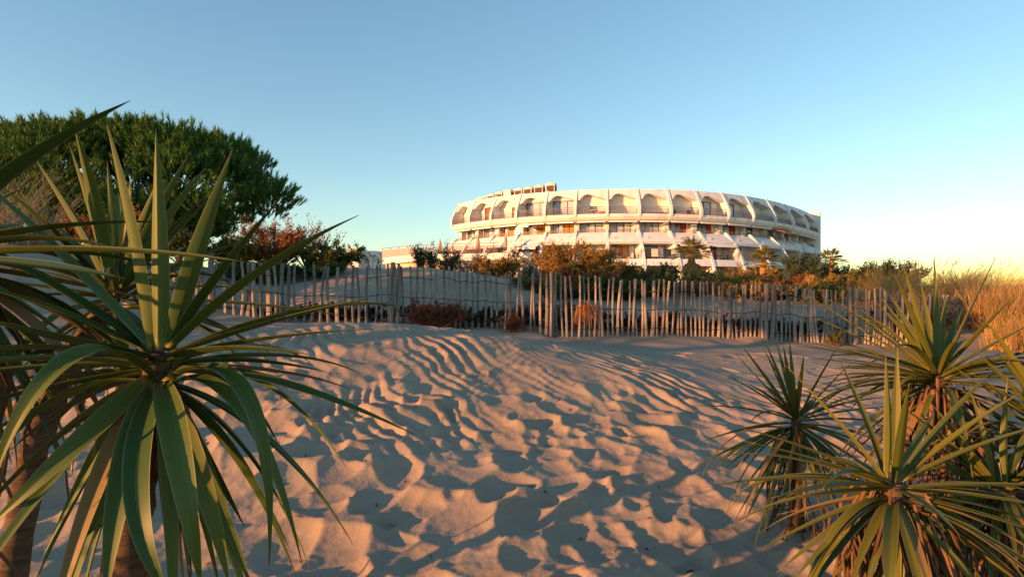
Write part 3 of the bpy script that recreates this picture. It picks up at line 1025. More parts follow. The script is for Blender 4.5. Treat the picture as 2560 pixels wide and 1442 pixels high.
# ------------------------------------------------------------------ vegetation
def needles(P, D, L, W, rng):
    n = len(P)
    D = D / (np.linalg.norm(D, axis=1, keepdims=True) + 1e-9)
    S = np.cross(D, rng.normal(size=(n, 3)))
    S /= (np.linalg.norm(S, axis=1, keepdims=True) + 1e-9)
    V = np.empty((n, 3, 3))
    V[:, 0] = P - S * W / 2
    V[:, 1] = P + S * W / 2
    V[:, 2] = P + D * L[:, None]
    return V.reshape(-1, 3), np.arange(n * 3).reshape(n, 3)

def leaflets(P, D, L, W, rng, flat=0.0):
    """rhombic leaflets: arrays of base points, directions, lengths, widths -> V, F"""
    n = len(P)
    D = D / (np.linalg.norm(D, axis=1, keepdims=True) + 1e-9)
    rnd = rng.normal(size=(n, 3))
    S = np.cross(D, rnd)
    S /= (np.linalg.norm(S, axis=1, keepdims=True) + 1e-9)
    N = np.cross(S, D)
    L, W = np.asarray(L)[:, None], np.asarray(W)[:, None]
    V = np.empty((n, 4, 3))
    V[:, 0] = P
    V[:, 1] = P + D * L * 0.45 + S * W * 0.5 + N * W * 0.15
    V[:, 2] = P + D * L
    V[:, 3] = P + D * L * 0.45 - S * W * 0.5 + N * W * 0.15
    Fq = np.arange(n * 4).reshape(n, 4)
    return V.reshape(-1, 3), Fq

M_stem = noisy('shrub_bark', (0.12, 0.08, 0.06), (0.07, 0.05, 0.04), 8, 0.9, 0.1)
M_stem_red = noisy('reddish_twig', (0.22, 0.09, 0.05), (0.12, 0.055, 0.035), 8, 0.9, 0.1)
FOL = {
    'rust': foliage('rusty_tamarisk', [(0, (0.20, 0.07, 0.022)), (0.6, (0.32, 0.13, 0.04)), (1, (0.22, 0.15, 0.04))]),
    'orange': foliage('orange_tamarisk', [(0, (0.24, 0.13, 0.03)), (0.6, (0.34, 0.21, 0.05)), (1, (0.17, 0.17, 0.045))]),
    'olive': foliage('olive_shrub', [(0, (0.09, 0.095, 0.025)), (0.5, (0.17, 0.15, 0.035)), (1, (0.25, 0.18, 0.045))]),
    'dark': foliage('dark_green_shrub', [(0, (0.026, 0.048, 0.018)), (0.6, (0.055, 0.085, 0.03)), (1, (0.10, 0.12, 0.045))]),
    'green': foliage('green_shrub', [(0, (0.04, 0.065, 0.018)), (0.6, (0.075, 0.105, 0.028)), (1, (0.12, 0.13, 0.035))]),
    'grey': foliage('silver_leaved_shrub', [(0, (0.16, 0.19, 0.17)), (0.6, (0.26, 0.29, 0.27)), (1, (0.34, 0.36, 0.34))]),
    'litter': foliage('dark_dead_scrub', [(0, (0.02, 0.013, 0.010)), (0.6, (0.05, 0.03, 0.02)), (1, (0.10, 0.055, 0.03))], trans=0.0),
    'dead': foliage('dead_red_scrub', [(0, (0.10, 0.03, 0.016)), (0.6, (0.17, 0.06, 0.03)), (1, (0.22, 0.10, 0.05))], trans=0.1),
}
def shrub(label, px, ytop, wpx, Y, kind, seed, n=3200, leaf=0.07, plume=0.5, stems=9, bare=0.0, ybase=None, group='shrubs behind the paling fence', name='shrub', depth=None, wid=0.022):
    """bushy plant: curved stems from the root, plumes of small leaves along their outer part"""
    rng = np.random.RandomState(seed)
    c = at(px, 750, Y)
    g = zat(c.x, Y) - 0.05
    if ybase:
        g = min(g, at(px, ybase, Y).z)
    H = max(at(px, ytop, Y).z - g, 0.3)
    Wd = wpx / F * Y / 2
    Dp = depth or Wd * 0.8
    o = thing(name, label, 'shrub', (c.x, Y, g), group)
    base = np.array([c.x, Y, g])
    sm = MB()
    P_, D_, sc_ = [], [], []
    ns = stems
    ntw = max(n // 26, 10)
    tips = []
    for s in range(ns):
        a = 2 * math.pi * (s + rng.uniform(-0.3, 0.3)) / ns
        rr = rng.uniform(0.15, 0.95) ** 0.7
        hh = H * (1 - 0.45 * rr ** 2) * rng.uniform(0.72, 1.0)
        tip = base + np.array([math.cos(a) * Wd * rr, math.sin(a) * Dp * rr, hh])
        mid = base + np.array([math.cos(a) * Wd * rr * 0.35, math.sin(a) * Dp * rr * 0.35, hh * 0.5])
        b0 = base + np.array([math.cos(a) * Wd * 0.08, math.sin(a) * Dp * 0.08, 0])
        tips.append((b0, mid, tip))
        pts = []
        for k in range(5):
            t = k / 4
            pts.append((1 - t) ** 2 * b0 + 2 * t * (1 - t) * mid + t * t * tip)
        r0 = 0.012 + 0.012 * H
        sm.tube([Vector(q) for q in pts], [r0, r0 * 0.8, r0 * 0.6, r0 * 0.4, r0 * 0.15], 5)
    for k in range(ntw):
        b0, mid, tip = tips[rng.randint(ns)]
        t = rng.uniform(0.2 + 0.3 * bare, 1.0) ** 0.75
        q = (1 - t) ** 2 * b0 + 2 * t * (1 - t) * mid + t * t * tip
        dr = (tip - b0) / (np.linalg.norm(tip - b0) + 1e-6)
        out = np.array([rng.normal() * 1.0, rng.normal() * 0.9, rng.normal() * 0.55 + plume])
        d = dr * 0.6 + out
        d /= np.linalg.norm(d)
        L = H * rng.uniform(0.12, 0.30)
        end = q + d * L
        end[2] = max(end[2], g + 0.02)
        if bare > 0:
            sm.tube([Vector(q), Vector((q + end) / 2 + rng.normal(size=3) * L * 0.06), Vector(end)], [0.008, 0.006, 0.003], 3)
        m_ = 26 if rng.rand() > bare else 5
        tt = rng.uniform(0.05, 1.0, m_)[:, None]
        P_.append(q + (end - q) * tt + rng.normal(size=(m_, 3)) * L * 0.10)
        D_.append(np.tile(d, (m_, 1)) + rng.normal(size=(m_, 3)) * 0.65)
    P_, D_ = np.concatenate(P_), np.concatenate(D_)
    P_[:, 2] = np.maximum(P_[:, 2], g + 0.03)
    m_ = len(P_)
    V, Fq = leaflets(P_, D_, leaf * rng.uniform(0.6, 1.5, m_), wid * rng.uniform(0.7, 1.4, m_), rng)
    put('foliage', np_mesh('foliage', V, Fq, FOL[kind]), o)
    sm.build('stems', M_stem_red if kind in ('rust', 'orange', 'dead') else M_stem, o)
    return o

SH = [
    ('dark red undergrowth below the broad pine crown', 270, 522, 260, 15.6, 'rust', 61, 4200, 0.08, 0.6, 12, 0.1),
    ('green undergrowth below the pine, left of the olive yellow bush', 455, 560, 150, 15.4, 'green', 62, 3600, 0.08, 0.5, 10, 0.0),
    ('dark undergrowth behind the dry pale grass', 110, 545, 200, 15.8, 'dark', 63, 3600, 0.08, 0.5, 10, 0.0),
    ('rust coloured tamarisk in front of the pine crown', 690, 556, 210, 17.0, 'rust', 1, 6000, 0.08, 0.7, 14, 0.25),
    ('olive yellow bush left of the rust coloured tamarisk', 585, 590, 150, 16.0, 'olive', 2, 4800, 0.08, 0.5, 10, 0.0),
    ('sparse twiggy tamarisk with bare tips right of the rusty one', 775, 540, 150, 17.5, 'rust', 3, 1900, 0.07, 0.9, 13, 0.6),
    ('green bush with drooping outer twigs at the right end of the tamarisks', 835, 606, 150, 17.0, 'green', 4, 4600, 0.08, 0.1, 10, 0.1),
    ('low dark bush behind the leftmost stakes of the fence', 640, 655, 260, 14.2, 'dark', 5, 5200, 0.08, 0.5, 10, 0.0),
    ('low dark bush below the green drooping bush', 800, 660, 190, 14.8, 'dark', 6, 4200, 0.08, 0.5, 10, 0.0),
    ('almost leafless small tree with arching twigs before the far house', 932, 626, 120, 21.0, 'olive', 7, 260, 0.06, 0.9, 11, 0.9),
    ('dark feathery bush left of the first closed parasol', 1062, 611, 100, 23.0, 'dark', 8, 1700, 0.09, 0.9, 10, 0.1),
    ('dark upright bush between the parasols below the terrace', 1122, 612, 60, 24.0, 'dark', 9, 1000, 0.09, 1.0, 7, 0.1),
    ('pale sunlit scrub at the foot of the terrace wall', 1185, 626, 150, 27.0, 'grey', 10, 2600, 0.1, 0.6, 10, 0.2),
    ('orange brown bush behind the second fence post', 1235, 646, 190, 19.5, 'orange', 11, 5600, 0.08, 0.3, 11, 0.1),
    ('dark sparse bush under the pulled out awning', 1282, 616, 100, 24.0, 'dark', 12, 1000, 0.09, 0.8, 9, 0.2),
    ('silvery round bush left of the orange feathery shrubs', 1330, 642, 70, 21.0, 'grey', 13, 2400, 0.08, 0.4, 8, 0.0),
    ('tall orange feathery shrub on the left of its pair', 1398, 607, 130, 18.0, 'orange', 14, 5200, 0.08, 0.9, 12, 0.3),
    ('tall orange feathery shrub on the right of its pair', 1490, 604, 150, 18.2, 'orange', 15, 5600, 0.08, 0.9, 12, 0.3),
    ('dark red scrub between the roots of the feathery pair', 1440, 668, 220, 16.8, 'rust', 16, 4200, 0.08, 0.5, 10, 0.1),
    ('olive bush right of the feathery orange pair', 1575, 650, 130, 19.5, 'olive', 17, 3600, 0.08, 0.5, 9, 0.1),
    ('round dark bush left of the tallest fan palm', 1645, 657, 110, 21.0, 'dark', 18, 3600, 0.08, 0.5, 9, 0.0),
    ('low green bush in front of the tallest fan palm', 1700, 676, 150, 18.5, 'green', 19, 3600, 0.08, 0.4, 9, 0.0),
    ('dark bush right below the tallest fan palm', 1790, 676, 110, 20.0, 'dark', 20, 3200, 0.08, 0.4, 9, 0.0),
    ('orange tinted low bush in front of the middle palm', 1885, 668, 150, 17.5, 'orange', 21, 4800, 0.08, 0.3, 11, 0.1),
    ('low olive bush between the middle palm and the fence', 1820, 690, 170, 16.0, 'olive', 22, 4200, 0.08, 0.3, 10, 0.0),
    ('large dark bush at the right corner of the apartment building', 2008, 634, 140, 22.0, 'dark', 23, 5200, 0.09, 0.7, 11, 0.05),
    ('rusty low bush in front of the large dark corner bush', 1975, 684, 130, 16.5, 'rust', 24, 3800, 0.08, 0.3, 10, 0.1),
    ('dark bush right of the small third palm', 2125, 654, 90, 24.0, 'dark', 25, 3400, 0.09, 0.7, 9, 0.05),
    ('dark feathery bush on the skyline, left of its twin', 2190, 645, 90, 23.0, 'dark', 26, 3400, 0.09, 0.9, 9, 0.1),
    ('dark feathery bush on the skyline, right of its twin', 2260, 648, 100, 23.0, 'dark', 27, 3400, 0.09, 0.9, 9, 0.1),
    ('golden olive bush under the skyline bushes', 2150, 684, 170, 16.0, 'olive', 28, 5200, 0.08, 0.5, 11, 0.0),
    ('yellowish bush between the corner bush and the dune grass', 2060, 692, 130, 15.0, 'orange', 29, 3600, 0.08, 0.4, 10, 0.0),
    ('wide olive bush just above the stakes left of the third post', 1330, 700, 150, 14.6, 'olive', 64, 3000, 0.08, 0.4, 10, 0.0),
    ('wide green bush just above the stakes right of the third post', 1500, 694, 190, 14.6, 'green', 65, 3800, 0.08, 0.4, 11, 0.0),
    ('wide dark bush just above the stakes between third and fourth post', 1640, 702, 190, 14.4, 'dark', 66, 3800, 0.08, 0.4, 11, 0.0),
    ('wide golden bush just above the stakes left of the fourth post', 1860, 706, 200, 14.2, 'orange', 67, 3800, 0.08, 0.4, 11, 0.0),
    ('wide olive bush just above the stakes right of the fourth post', 2040, 712, 180, 14.0, 'olive', 68, 3400, 0.08, 0.4, 11, 0.0),
    ('rusty bush just above the stakes before the last post', 1760, 704, 150, 14.8, 'rust', 69, 3000, 0.08, 0.4, 10, 0.0),
    ('low dark bush behind the fence left of the orange grass tuft', 1400, 716, 170, 13.4, 'dark', 30, 3200, 0.07, 0.3, 9, 0.0),
    ('low dark bush behind the fence right of the orange grass tuft', 1540, 722, 180, 13.6, 'dark', 31, 3200, 0.07, 0.3, 9, 0.0),
    ('low brown scrub behind the fence near the third post', 1650, 716, 120, 15.0, 'rust', 32, 2800, 0.07, 0.3, 9, 0.0),
    ('low olive scrub behind the fence near the fourth post', 1750, 712, 130, 15.5, 'olive', 33, 2800, 0.07, 0.3, 9, 0.0),
    ('low rusty scrub below the skyline bushes, close to the fence', 1930, 712, 120, 14.6, 'rust', 34, 2800, 0.07, 0.3, 9, 0.0),
]
for s in SH:
    lab, px, yt, w, Y, kind, seed, n, leaf, plume, stems, bare = s
    shrub(lab, px, yt, w * 1.2, Y, kind, seed, int(n * (2.2 if bare < 0.5 else 1.3)), leaf * 1.1, plume, int(stems * 1.3), bare, wid=0.030)
# tall unseen bushes added left of the picture to keep the sun off the fence
for k, (hx, hy, hh) in enumerate(((-11.5, 2.2, 2.4), (-12.2, 4.2, 2.8))):
    pxx = 1280 + hx / hy * F
    yt = HORIZ - (zat(hx, hy) + hh - CZ) / hy * F
    shrub('tall dark bush added unseen outside the left edge, ' + ['nearer to the beach', 'farther from the beach'][k], pxx, yt, 3.0 / hy * F, hy, 'dark', 80 + k, 5200, 0.11, 0.6, 12, 0.0, group='added shade bushes outside the left edge', wid=0.05)
# scrub at the fence foot
FT = [
    ('dead red brown scrub piled against the fence right of the second post', 1085, 752, 180, 10.75, 'dead', 51, 3000),
    ('dark dead scrub at the fence foot under the second stretch', 1180, 778, 110, 11.15, 'litter', 52, 1200),
    ('small dead twigs at the fence foot in the middle', 1285, 782, 60, 10.8, 'dead', 53, 500),
    ('dark scrub behind the fence foot below the crest', 900, 772, 170, 11.35, 'litter', 54, 1600),
    ('dark scrub behind the fence foot near the third post', 1385, 762, 120, 11.4, 'litter', 55, 1500),
    ('dark scrub behind the fence foot right of the grass tuft', 1580, 790, 160, 11.35, 'litter', 56, 1500),
    ('dark scrub behind the fence foot left of the fourth post', 1760, 800, 170, 11.35, 'litter', 57, 1500),
    ('dark scrub behind the fence foot right of the fourth post', 1960, 806, 130, 11.35, 'litter', 58, 1200),
    ('small yellow green plant on the sand beside the last fence post', 2090, 830, 46, 10.7, 'olive', 59, 400),
    ('brown scrub tangled in the right end of the fence', 2290, 770, 130, 11.3, 'litter', 60, 1600),
    ('brown scrub behind the leftmost visible stakes', 700, 772, 220, 11.4, 'litter', 61, 1800),
]
for lab, px, yt, w, Y, kind, seed, n in FT:
    yt -= 14 if kind == 'litter' else 0
    shrub(lab, px, yt, (w * 2.8 if kind == 'litter' else w * 1.35) if n > 500 else w, Y, kind, seed, int(n * (6 if kind == 'litter' else 2.5)), 0.06, 0.3, 26, 0.2, None, 'scrub along the fence foot', 'scrub', 0.22, 0.014)

# grass ------------------------------------------------------------
def blades(name, roots, L, lean, wid, rng, m, seg=4, spread=0.35):
    """curved tapering grass blades with a folded cross-section: roots (n,3)"""
    n = len(roots)
    az = rng.uniform(0, 2 * math.pi, n)
    d0 = np.stack([np.cos(az) * spread, np.sin(az) * spread, np.ones(n)], -1) + np.array(lean) * 0.35
    d0 /= np.linalg.norm(d0, axis=1, keepdims=True)
    bend = np.stack([np.cos(az), np.sin(az), np.full(n, -0.25)], -1) * rng.uniform(0.15, 0.7, (n, 1)) + np.array(lean) * rng.uniform(0.4, 1.2, (n, 1))
    side = np.cross(d0, rng.normal(size=(n, 3)))
    side /= np.linalg.norm(side, axis=1, keepdims=True)
    nor = np.cross(side, d0)
    V = np.empty((n, seg + 1, 3, 3))
    L = L[:, None]
    for k in range(seg + 1):
        t = k / seg
        c = roots + d0 * L * t + bend * L * t * t * 0.55
        w = wid * (1 - t) ** 0.7 + 0.0006
        V[:, k, 0] = c - side * w
        V[:, k, 1] = c + nor * w * 0.5
        V[:, k, 2] = c + side * w
    idx = np.arange(n * (seg + 1) * 3).reshape(n, seg + 1, 3)
    q = []
    for k in range(seg):
        for j in range(2):
            q.append(np.stack([idx[:, k, j], idx[:, k, j + 1], idx[:, k + 1, j + 1], idx[:, k + 1, j]], -1))
    return np_mesh(name, V.reshape(-1, 3), np.concatenate(q), m)
M_grass = foliage('golden_marram', [(0, (0.28, 0.17, 0.055)), (0.5, (0.42, 0.27, 0.095)), (0.85, (0.50, 0.36, 0.15)), (1, (0.20, 0.19, 0.06))], 0.7, 0.3)
M_straw = foliage('pale_straw', [(0, (0.26, 0.19, 0.12)), (0.6, (0.38, 0.30, 0.19)), (1, (0.30, 0.2, 0.1))], 0.7, 0.3)
M_tuft = foliage('orange_straw', [(0, (0.30, 0.12, 0.04)), (1, (0.42, 0.2, 0.07))], 0.7, 0.2)
def ground_pts(x, y):
    return np.stack([x, y, np.array([zat(a, b) for a, b in zip(x, y)]) - 0.02], -1)
rng = np.random.RandomState(77)
def clump(label, cx, cy, rx, ry, n, Lm, lean, seed, name='dune_grass', m=M_grass, wid=0.005, group='tussocks of dune grass'):
    r_ = np.random.RandomState(seed)
    nk = max(5, n // 110)
    ka, kq = r_.uniform(0, 6.283, nk), np.sqrt(r_.uniform(0, 1, nk))
    kx, ky, kl = cx + np.cos(ka) * kq * rx, cy + np.sin(ka) * kq * ry, r_.uniform(0.55, 1.15, nk)
    pick = r_.randint(nk, size=n)
    x, y = kx[pick] + r_.normal(size=n) * 0.09, ky[pick] + r_.normal(size=n) * 0.09
    Lm = Lm * kl[pick]
    o = put(name, blades(name, ground_pts(x, y), Lm * r_.uniform(0.35, 1.2, n), lean, wid, r_, m))
    return tag(o, label, 'grass', group)
def px_clump(label, px, Y, wpx, n, L, lean, seed, ry=0.8, **kw):
    c = at(px, 0, Y)
    return clump(label, c.x, Y, wpx / F * Y / 2, ry, n, L, lean, seed, **kw)
px_clump('golden dune grass behind the last stakes of the fence', 2300, 13.6, 190, 2600, 1.0, (0.15, 0, 0), 1)
px_clump('golden dune grass right of the last stakes, tallest on the skyline', 2420, 14.2, 150, 2400, 0.95, (0.3, 0, 0), 2)
px_clump('big wind-combed tussock of golden grass at the right edge', 2520, 11.6, 150, 4600, 1.2, (0.45, -0.1, 0), 3, ry=0.7)
px_clump('thin golden grass above the fence between the olive bushes', 2190, 14.0, 150, 1000, 0.85, (0.1, 0, 0), 5)
px_clump('drooping golden grass spilling over the sand at the right edge', 2570, 9.9, 130, 1600, 0.8, (0.35, -0.35, -0.1), 6, ry=0.5)
px_clump('dry pale grass tuft left behind the yucca, before the pine', 45, 11.3, 150, 230, 1.75, (0.1, 0, 0), 7, ry=0.5, m=M_straw, wid=0.007, group='pale dry grass')
px_clump('dry pale grass at the left edge of the picture', -60, 11.0, 120, 160, 1.6, (0.1, 0, 0), 8, ry=0.5, m=M_straw, wid=0.007, group='pale dry grass')
def seed_stalks():
    r_ = np.random.RandomState(19)
    mb = MB()
    for k in range(70):
        Y = r_.uniform(11.5, 14.5)
        px = r_.uniform(2250, 2570)
        c = at(px, 0, Y)
        z0 = zat(c.x, Y)
        tip = at(px + r_.uniform(-10, 70), r_.uniform(638, 700), Y + r_.uniform(-0.3, 0.3))
        b = Vector((c.x, Y, z0))
        m_ = (b + tip) / 2 + Vector((-0.06, 0, 0.12))
        mb.tube([b, m_, tip], [0.004, 0.0035, 0.002], 3)
        d = (tip - m_).normalized()
        mb.tube([tip - d * 0.16, tip - d * 0.09, tip], [0.003, 0.009, 0.002], 4)
    o = mb.build('grass_seed_stalks', M_straw)
    tag(o, 'thin seed stalks rising above the golden dune grass', None, None, 'stuff')
seed_stalks()
def fence_tuft():
    r_ = np.random.RandomState(9)
    n = 150
    p = at(1462, 772, 10.85)
    roots = np.tile(np.array(p), (n, 1)) + r_.normal(size=(n, 3)) * np.array([0.06, 0.03, 0.05])
    az = r_.uniform(0, 6.283, n)
    V, Fq = [], []
    for k in range(n):
        d = Vector((math.cos(az[k]) * r_.uniform(0.05, 0.28), math.sin(az[k]) * 0.12 - 0.08, 0))
        L = r_.uniform(0.25, 0.5)
        q = Vector(roots[k])
        side = Vector((r_.normal(), r_.normal(), 0.2)).normalized() * 0.006
        o = len(V)
        for s in range(5):
            t = s / 4
            c = q + d * t * 1.0 + Vector((0, 0, 0.16 * math.sin(t * 2.2) - L * t * t))
            V += [c - side * (1 - 0.7 * t), c + side * (1 - 0.7 * t)]
        for s in range(4):
            Fq.append((o + 2 * s, o + 2 * s + 1, o + 2 * s + 3, o + 2 * s + 2))
    o = put('dry_grass_tuft', np_mesh('dry_grass_tuft', np.array([tuple(v) for v in V]), np.array(Fq), M_tuft))
    tag(o, 'orange dry grass tuft hanging over a stake in the middle of the fence', 'grass')
fence_tuft()

# palms ------------------------------------------------------------
M_frond = foliage('palm_frond', [(0, (0.09, 0.10, 0.02)), (0.5, (0.18, 0.16, 0.035)), (1, (0.26, 0.19, 0.04))], 0.5, 0.2)
M_deadfrond = foliage('dead_palm_frond', [(0, (0.30, 0.13, 0.04)), (1, (0.46, 0.23, 0.07))], 0.8, 0.1)
def palm(label, px, ycrown, Y, L, n, seed, skirt=0):
    r_ = random.Random(seed)
    c = at(px, ycrown, Y)
    g = zat(c.x, Y) - 0.1
    o = thing('fan_palm', label, 'palm tree', (c.x, Y, g), 'fan palms by the building')
    mb = MB()
    mb.tube([Vector((c.x, Y, g)), Vector((c.x + 0.05, Y, (g + c.z) / 2)), c], [0.22, 0.2, 0.18], 9)
    mb.build('trunk', M_deadfrond, o)
    def frond(az, el, ln, m, name, droop):
        mb = MB()
        d = Vector((math.cos(az) * math.cos(el), math.sin(az) * math.cos(el), math.sin(el)))
        q = c + d * ln * 0.5 + Vector((0, 0, -droop * 0.15))
        mb.tube([c, c + d * ln * 0.25, q], [0.025, 0.02, 0.016], 4)
        s = d.cross(Vector((0, 0, 1)))
        s = s.normalized() if s.length > 0.05 else Vector((1, 0, 0))
        nn = 13
        for k in range(nn):
            a = (k / (nn - 1) - 0.5) * 2.6
            e = (d * math.cos(a) + s * math.sin(a)).normalized()
            w = e.cross(Vector((r_.uniform(-.3, .3), r_.uniform(-.3, .3), 1))).normalized() * 0.035
            l2 = ln * 0.55 * (0.75 + 0.25 * math.cos(a))
            m1 = q + e * l2 * 0.5
            tip = q + e * l2 + Vector((0, 0, -droop * l2 * 0.5 * abs(math.cos(a / 2))))
            up = Vector((0, 0, 0.02))
            mb.add([q, m1 + w, tip, m1 - w, m1 + up], [(0, 1, 4), (1, 2, 4), (2, 3, 4), (3, 0, 4)])
        mb.build(name, m, o)
    for k in range(n):
        az = 2.399 * k + r_.uniform(-0.3, 0.3)
        el = R(78 - 95 * (k / n)) + r_.uniform(-0.15, 0.15)
        frond(az, el, L * r_.uniform(0.85, 1.1), M_frond, 'frond', 0.5)
    for k in range(skirt):
        frond(2.399 * k, R(-55 - 25 * r_.random()), L * r_.uniform(0.7, 1.0), M_deadfrond, 'dead_frond', 0.8)
palm('tallest fan palm with a skirt of dead orange fronds before the building', 1729, 634, 34, 1.35, 26, 1, 22)
palm('middle fan palm rising out of the orange tinted bush', 1908, 656, 28, 1.1, 22, 2)
palm('small fan palm just right of the building corner', 2078, 652, 38, 1.15, 20, 3, 6)

# stone pines ------------------------------------------------------------
M_needle = foliage('pine_needles', [(0, (0.035, 0.095, 0.020)), (0.5, (0.075, 0.165, 0.032)), (0.9, (0.13, 0.23, 0.045)), (1, (0.20, 0.22, 0.05))], 0.5, 0.25, 5.0)
M_bark = noisy('pine_bark', (0.10, 0.06, 0.045), (0.18, 0.10, 0.07), 6, 0.95, 0.1, 0.5, 20)
def pine(label, px, Y, ytop, ybot, wpx, seed, ntuft, lean=0.0, depth=0.8, foot=None):
    rng = np.random.RandomState(seed)
    c = at(px, 0, Y)
    ztop, zbot = at(0, ytop, Y).z, at(0, ybot, Y).z
    Wd = wpx / F * Y / 2
    g = zat(c.x, Y) - 0.2
    o = thing('stone_pine', label, 'pine tree', (c.x, Y, g), 'stone pines on the left')
    H = ztop - zbot
    mb = MB()
    fork = Vector((c.x + lean, Y, max(zbot - 0.1, g + 0.6)))
    mb.tube([Vector((c.x + lean * 2.2, Y, g)), Vector((c.x + lean * 1.6, Y, (g + fork.z) / 2)), fork], [0.3, 0.24, 0.2], 9)
    mb.build('trunk', M_bark, o)
    # dome of clumps: every clump is a small cushion of shoots, carried by limbs
    ncl = 150
    CC, RA = [], []
    for k in range(ncl):
        a = 2.39996 * k + rng.normal(0, 0.25)
        q = math.sqrt((k + 0.5) / ncl)
        top = (1 - q ** 4) ** 0.5
        zz = zbot + H * (0.16 + 0.74 * top) + rng.normal(0, 0.16)
        CC.append((c.x + math.cos(a) * Wd * 0.93 * q, Y + math.sin(a) * Wd * depth * q, zz))
        RA.append(rng.uniform(0.62, 1.0))
    for k in range(170):      # rim and underside
        a = rng.uniform(0, 6.283)
        q = rng.uniform(0.3, 1.0)
        CC.append((c.x + math.cos(a) * Wd * 0.95 * q, Y + math.sin(a) * Wd * depth * q, zbot + H * (rng.uniform(0.02, 0.22) + 0.25 * max(0, q - 0.6) / 0.4)))
        RA.append(rng.uniform(0.45, 0.75))
    limb = MB()
    P_, D_ = [], []
    tot = sum(r_ * r_ for r_ in RA)
    for k, (cc, rad) in enumerate(zip(CC, RA)):
        cc = np.array(cc)
        if k % 7 == 0:
            m1 = fork + Vector((cc[0] - fork.x, cc[1] - fork.y, 0)) * 0.5 + Vector((0, 0, (cc[2] - fork.z) * 0.35))
            limb.tube([fork, m1, Vector(cc) - Vector((0, 0, rad * 0.3))], [0.08, 0.05, 0.02], 5)
        nt = int(ntuft * rad * rad / tot)
        dirs = rng.normal(size=(nt, 3))
        dirs[:, 2] = np.abs(dirs[:, 2]) - 0.35
        dirs /= np.linalg.norm(dirs, axis=1, keepdims=True)
        P_.append(cc + dirs * np.array([rad, rad, rad * 0.55]) * rng.uniform(0.6, 1.02, (nt, 1)))
        D_.append(dirs * np.array([0.7, 0.7, 0.4]) + np.array([0, 0, 0.95]) + rng.normal(size=(nt, 3)) * 0.14)
    limb.build('limbs', M_bark, o)
    P_, D_ = np.concatenate(P_), np.concatenate(D_)
    D_ /= np.linalg.norm(D_, axis=1, keepdims=True)
    nn = 26
    n = len(P_)
    t = rng.uniform(0, 1, (n, nn, 1)) ** 0.8
    S = rng.normal(size=(n, nn, 3)) * 0.30
    base = P_[:, None, :] + D_[:, None, :] * (t * 0.28 - 0.10)
    dd = D_[:, None, :] + S
    V, Fq = needles(base.reshape(-1, 3), dd.reshape(-1, 3), 0.19 * rng.uniform(0.8, 1.15, n * nn), 0.03, rng)
    me = np_mesh('crown', V, Fq, M_needle)
    put('crown', me, o)
pine('broad umbrella crowned stone pine filling the left of the sky', 322, 18.5, 345, 588, 750, 1, 13000, 0.4, 0.55)
pine('stone pine cut by the left edge of the picture', -200, 21.0, 325, 560, 430, 2, 6000, 0.0, 0.55)
pine('slender sparse stone pine added unseen outside the left edge to dapple the fence', -25087, 0.6, -6500, -3000, 8400, 5, 480, 0.0, 0.85)  # added out of view; its thin crown breaks up the sun on the fence
pine('stone pine added unseen outside the left edge to shade the fence', -1900, 5.6, 40, 420, 1450, 3, 1500, 0.0, 0.85)  # added out of view to cast shade over the fence and dune

# ------------------------------------------------------------------ yuccas
def yucca_leaf_material(name, dark, light):
    m = mat(name, dark, 0.5, 0.25)
    L = m.node_tree.links
    b = m.node_tree.nodes['Principled BSDF']
    at_ = nd(m, 'ShaderNodeAttribute', attribute_name='along')
    ae = nd(m, 'ShaderNodeAttribute', attribute_name='edge')
    oi = nd(m, 'ShaderNodeObjectInfo')
    tone = nd(m, 'ShaderNodeMix', data_type='RGBA')
    L.new(oi.outputs['Random'], tone.inputs[0])
    tone.inputs[6].default_value = (*dark, 1)
    tone.inputs[7].default_value = (*light, 1)
    # lengthwise veins
    tc = nd(m, 'ShaderNodeAttribute', attribute_name='across')
    n = nd(m, 'ShaderNodeTexNoise', noise_dimensions='1D')
    n.inputs['Scale'].default_value = 9
    n.inputs['Detail'].default_value = 3
    L.new(tc.outputs['Fac'], n.inputs['W'])
    vr = ramp(m, [(0.3, (0.72, 0.72, 0.72)), (0.7, (1.25, 1.25, 1.2))])
    L.new(n.outputs['Fac'], vr.inputs[0])
    mu = nd(m, 'ShaderNodeMix', data_type='RGBA', blend_type='MULTIPLY')
    mu.inputs[0].default_value = 0.8
    L.new(tone.outputs[2], mu.inputs[6])
    L.new(vr.outputs[0], mu.inputs[7])
    # pale horny margin
    er = ramp(m, [(0.9, (0, 0, 0)), (1.0, (1, 1, 1))])
    L.new(ae.outputs['Fac'], er.inputs[0])
    em = nd(m, 'ShaderNodeMix', data_type='RGBA')
    L.new(er.outputs[0], em.inputs[0])
    L.new(mu.outputs[2], em.inputs[6])
    em.inputs[7].default_value = (0.20, 0.19, 0.09, 1)
    # brown tip
    tr = ramp(m, [(0.955, (0, 0, 0)), (0.99, (1, 1, 1))])
    L.new(at_.outputs['Fac'], tr.inputs[0])
    tm = nd(m, 'ShaderNodeMix', data_type='RGBA')
    L.new(tr.outputs[0], tm.inputs[0])
    L.new(em.outputs[2], tm.inputs[6])
    tm.inputs[7].default_value = (0.14, 0.07, 0.03, 1)
    # pale leaf base
    lr = ramp(m, [(0.0, (1, 1, 1)), (0.07, (0, 0, 0))])
    L.new(at_.outputs['Fac'], lr.inputs[0])
    lm = nd(m, 'ShaderNodeMix', data_type='RGBA')
    L.new(lr.outputs[0], lm.inputs[0])
    L.new(tm.outputs[2], lm.inputs[6])
    lm.inputs[7].default_value = (0.24, 0.22, 0.09, 1)
    L.new(lm.outputs[2], b.inputs['Base Color'])
    return m
M_leafA = yucca_leaf_material('yucca_leaf', (0.032, 0.066, 0.012), (0.080, 0.110, 0.018))
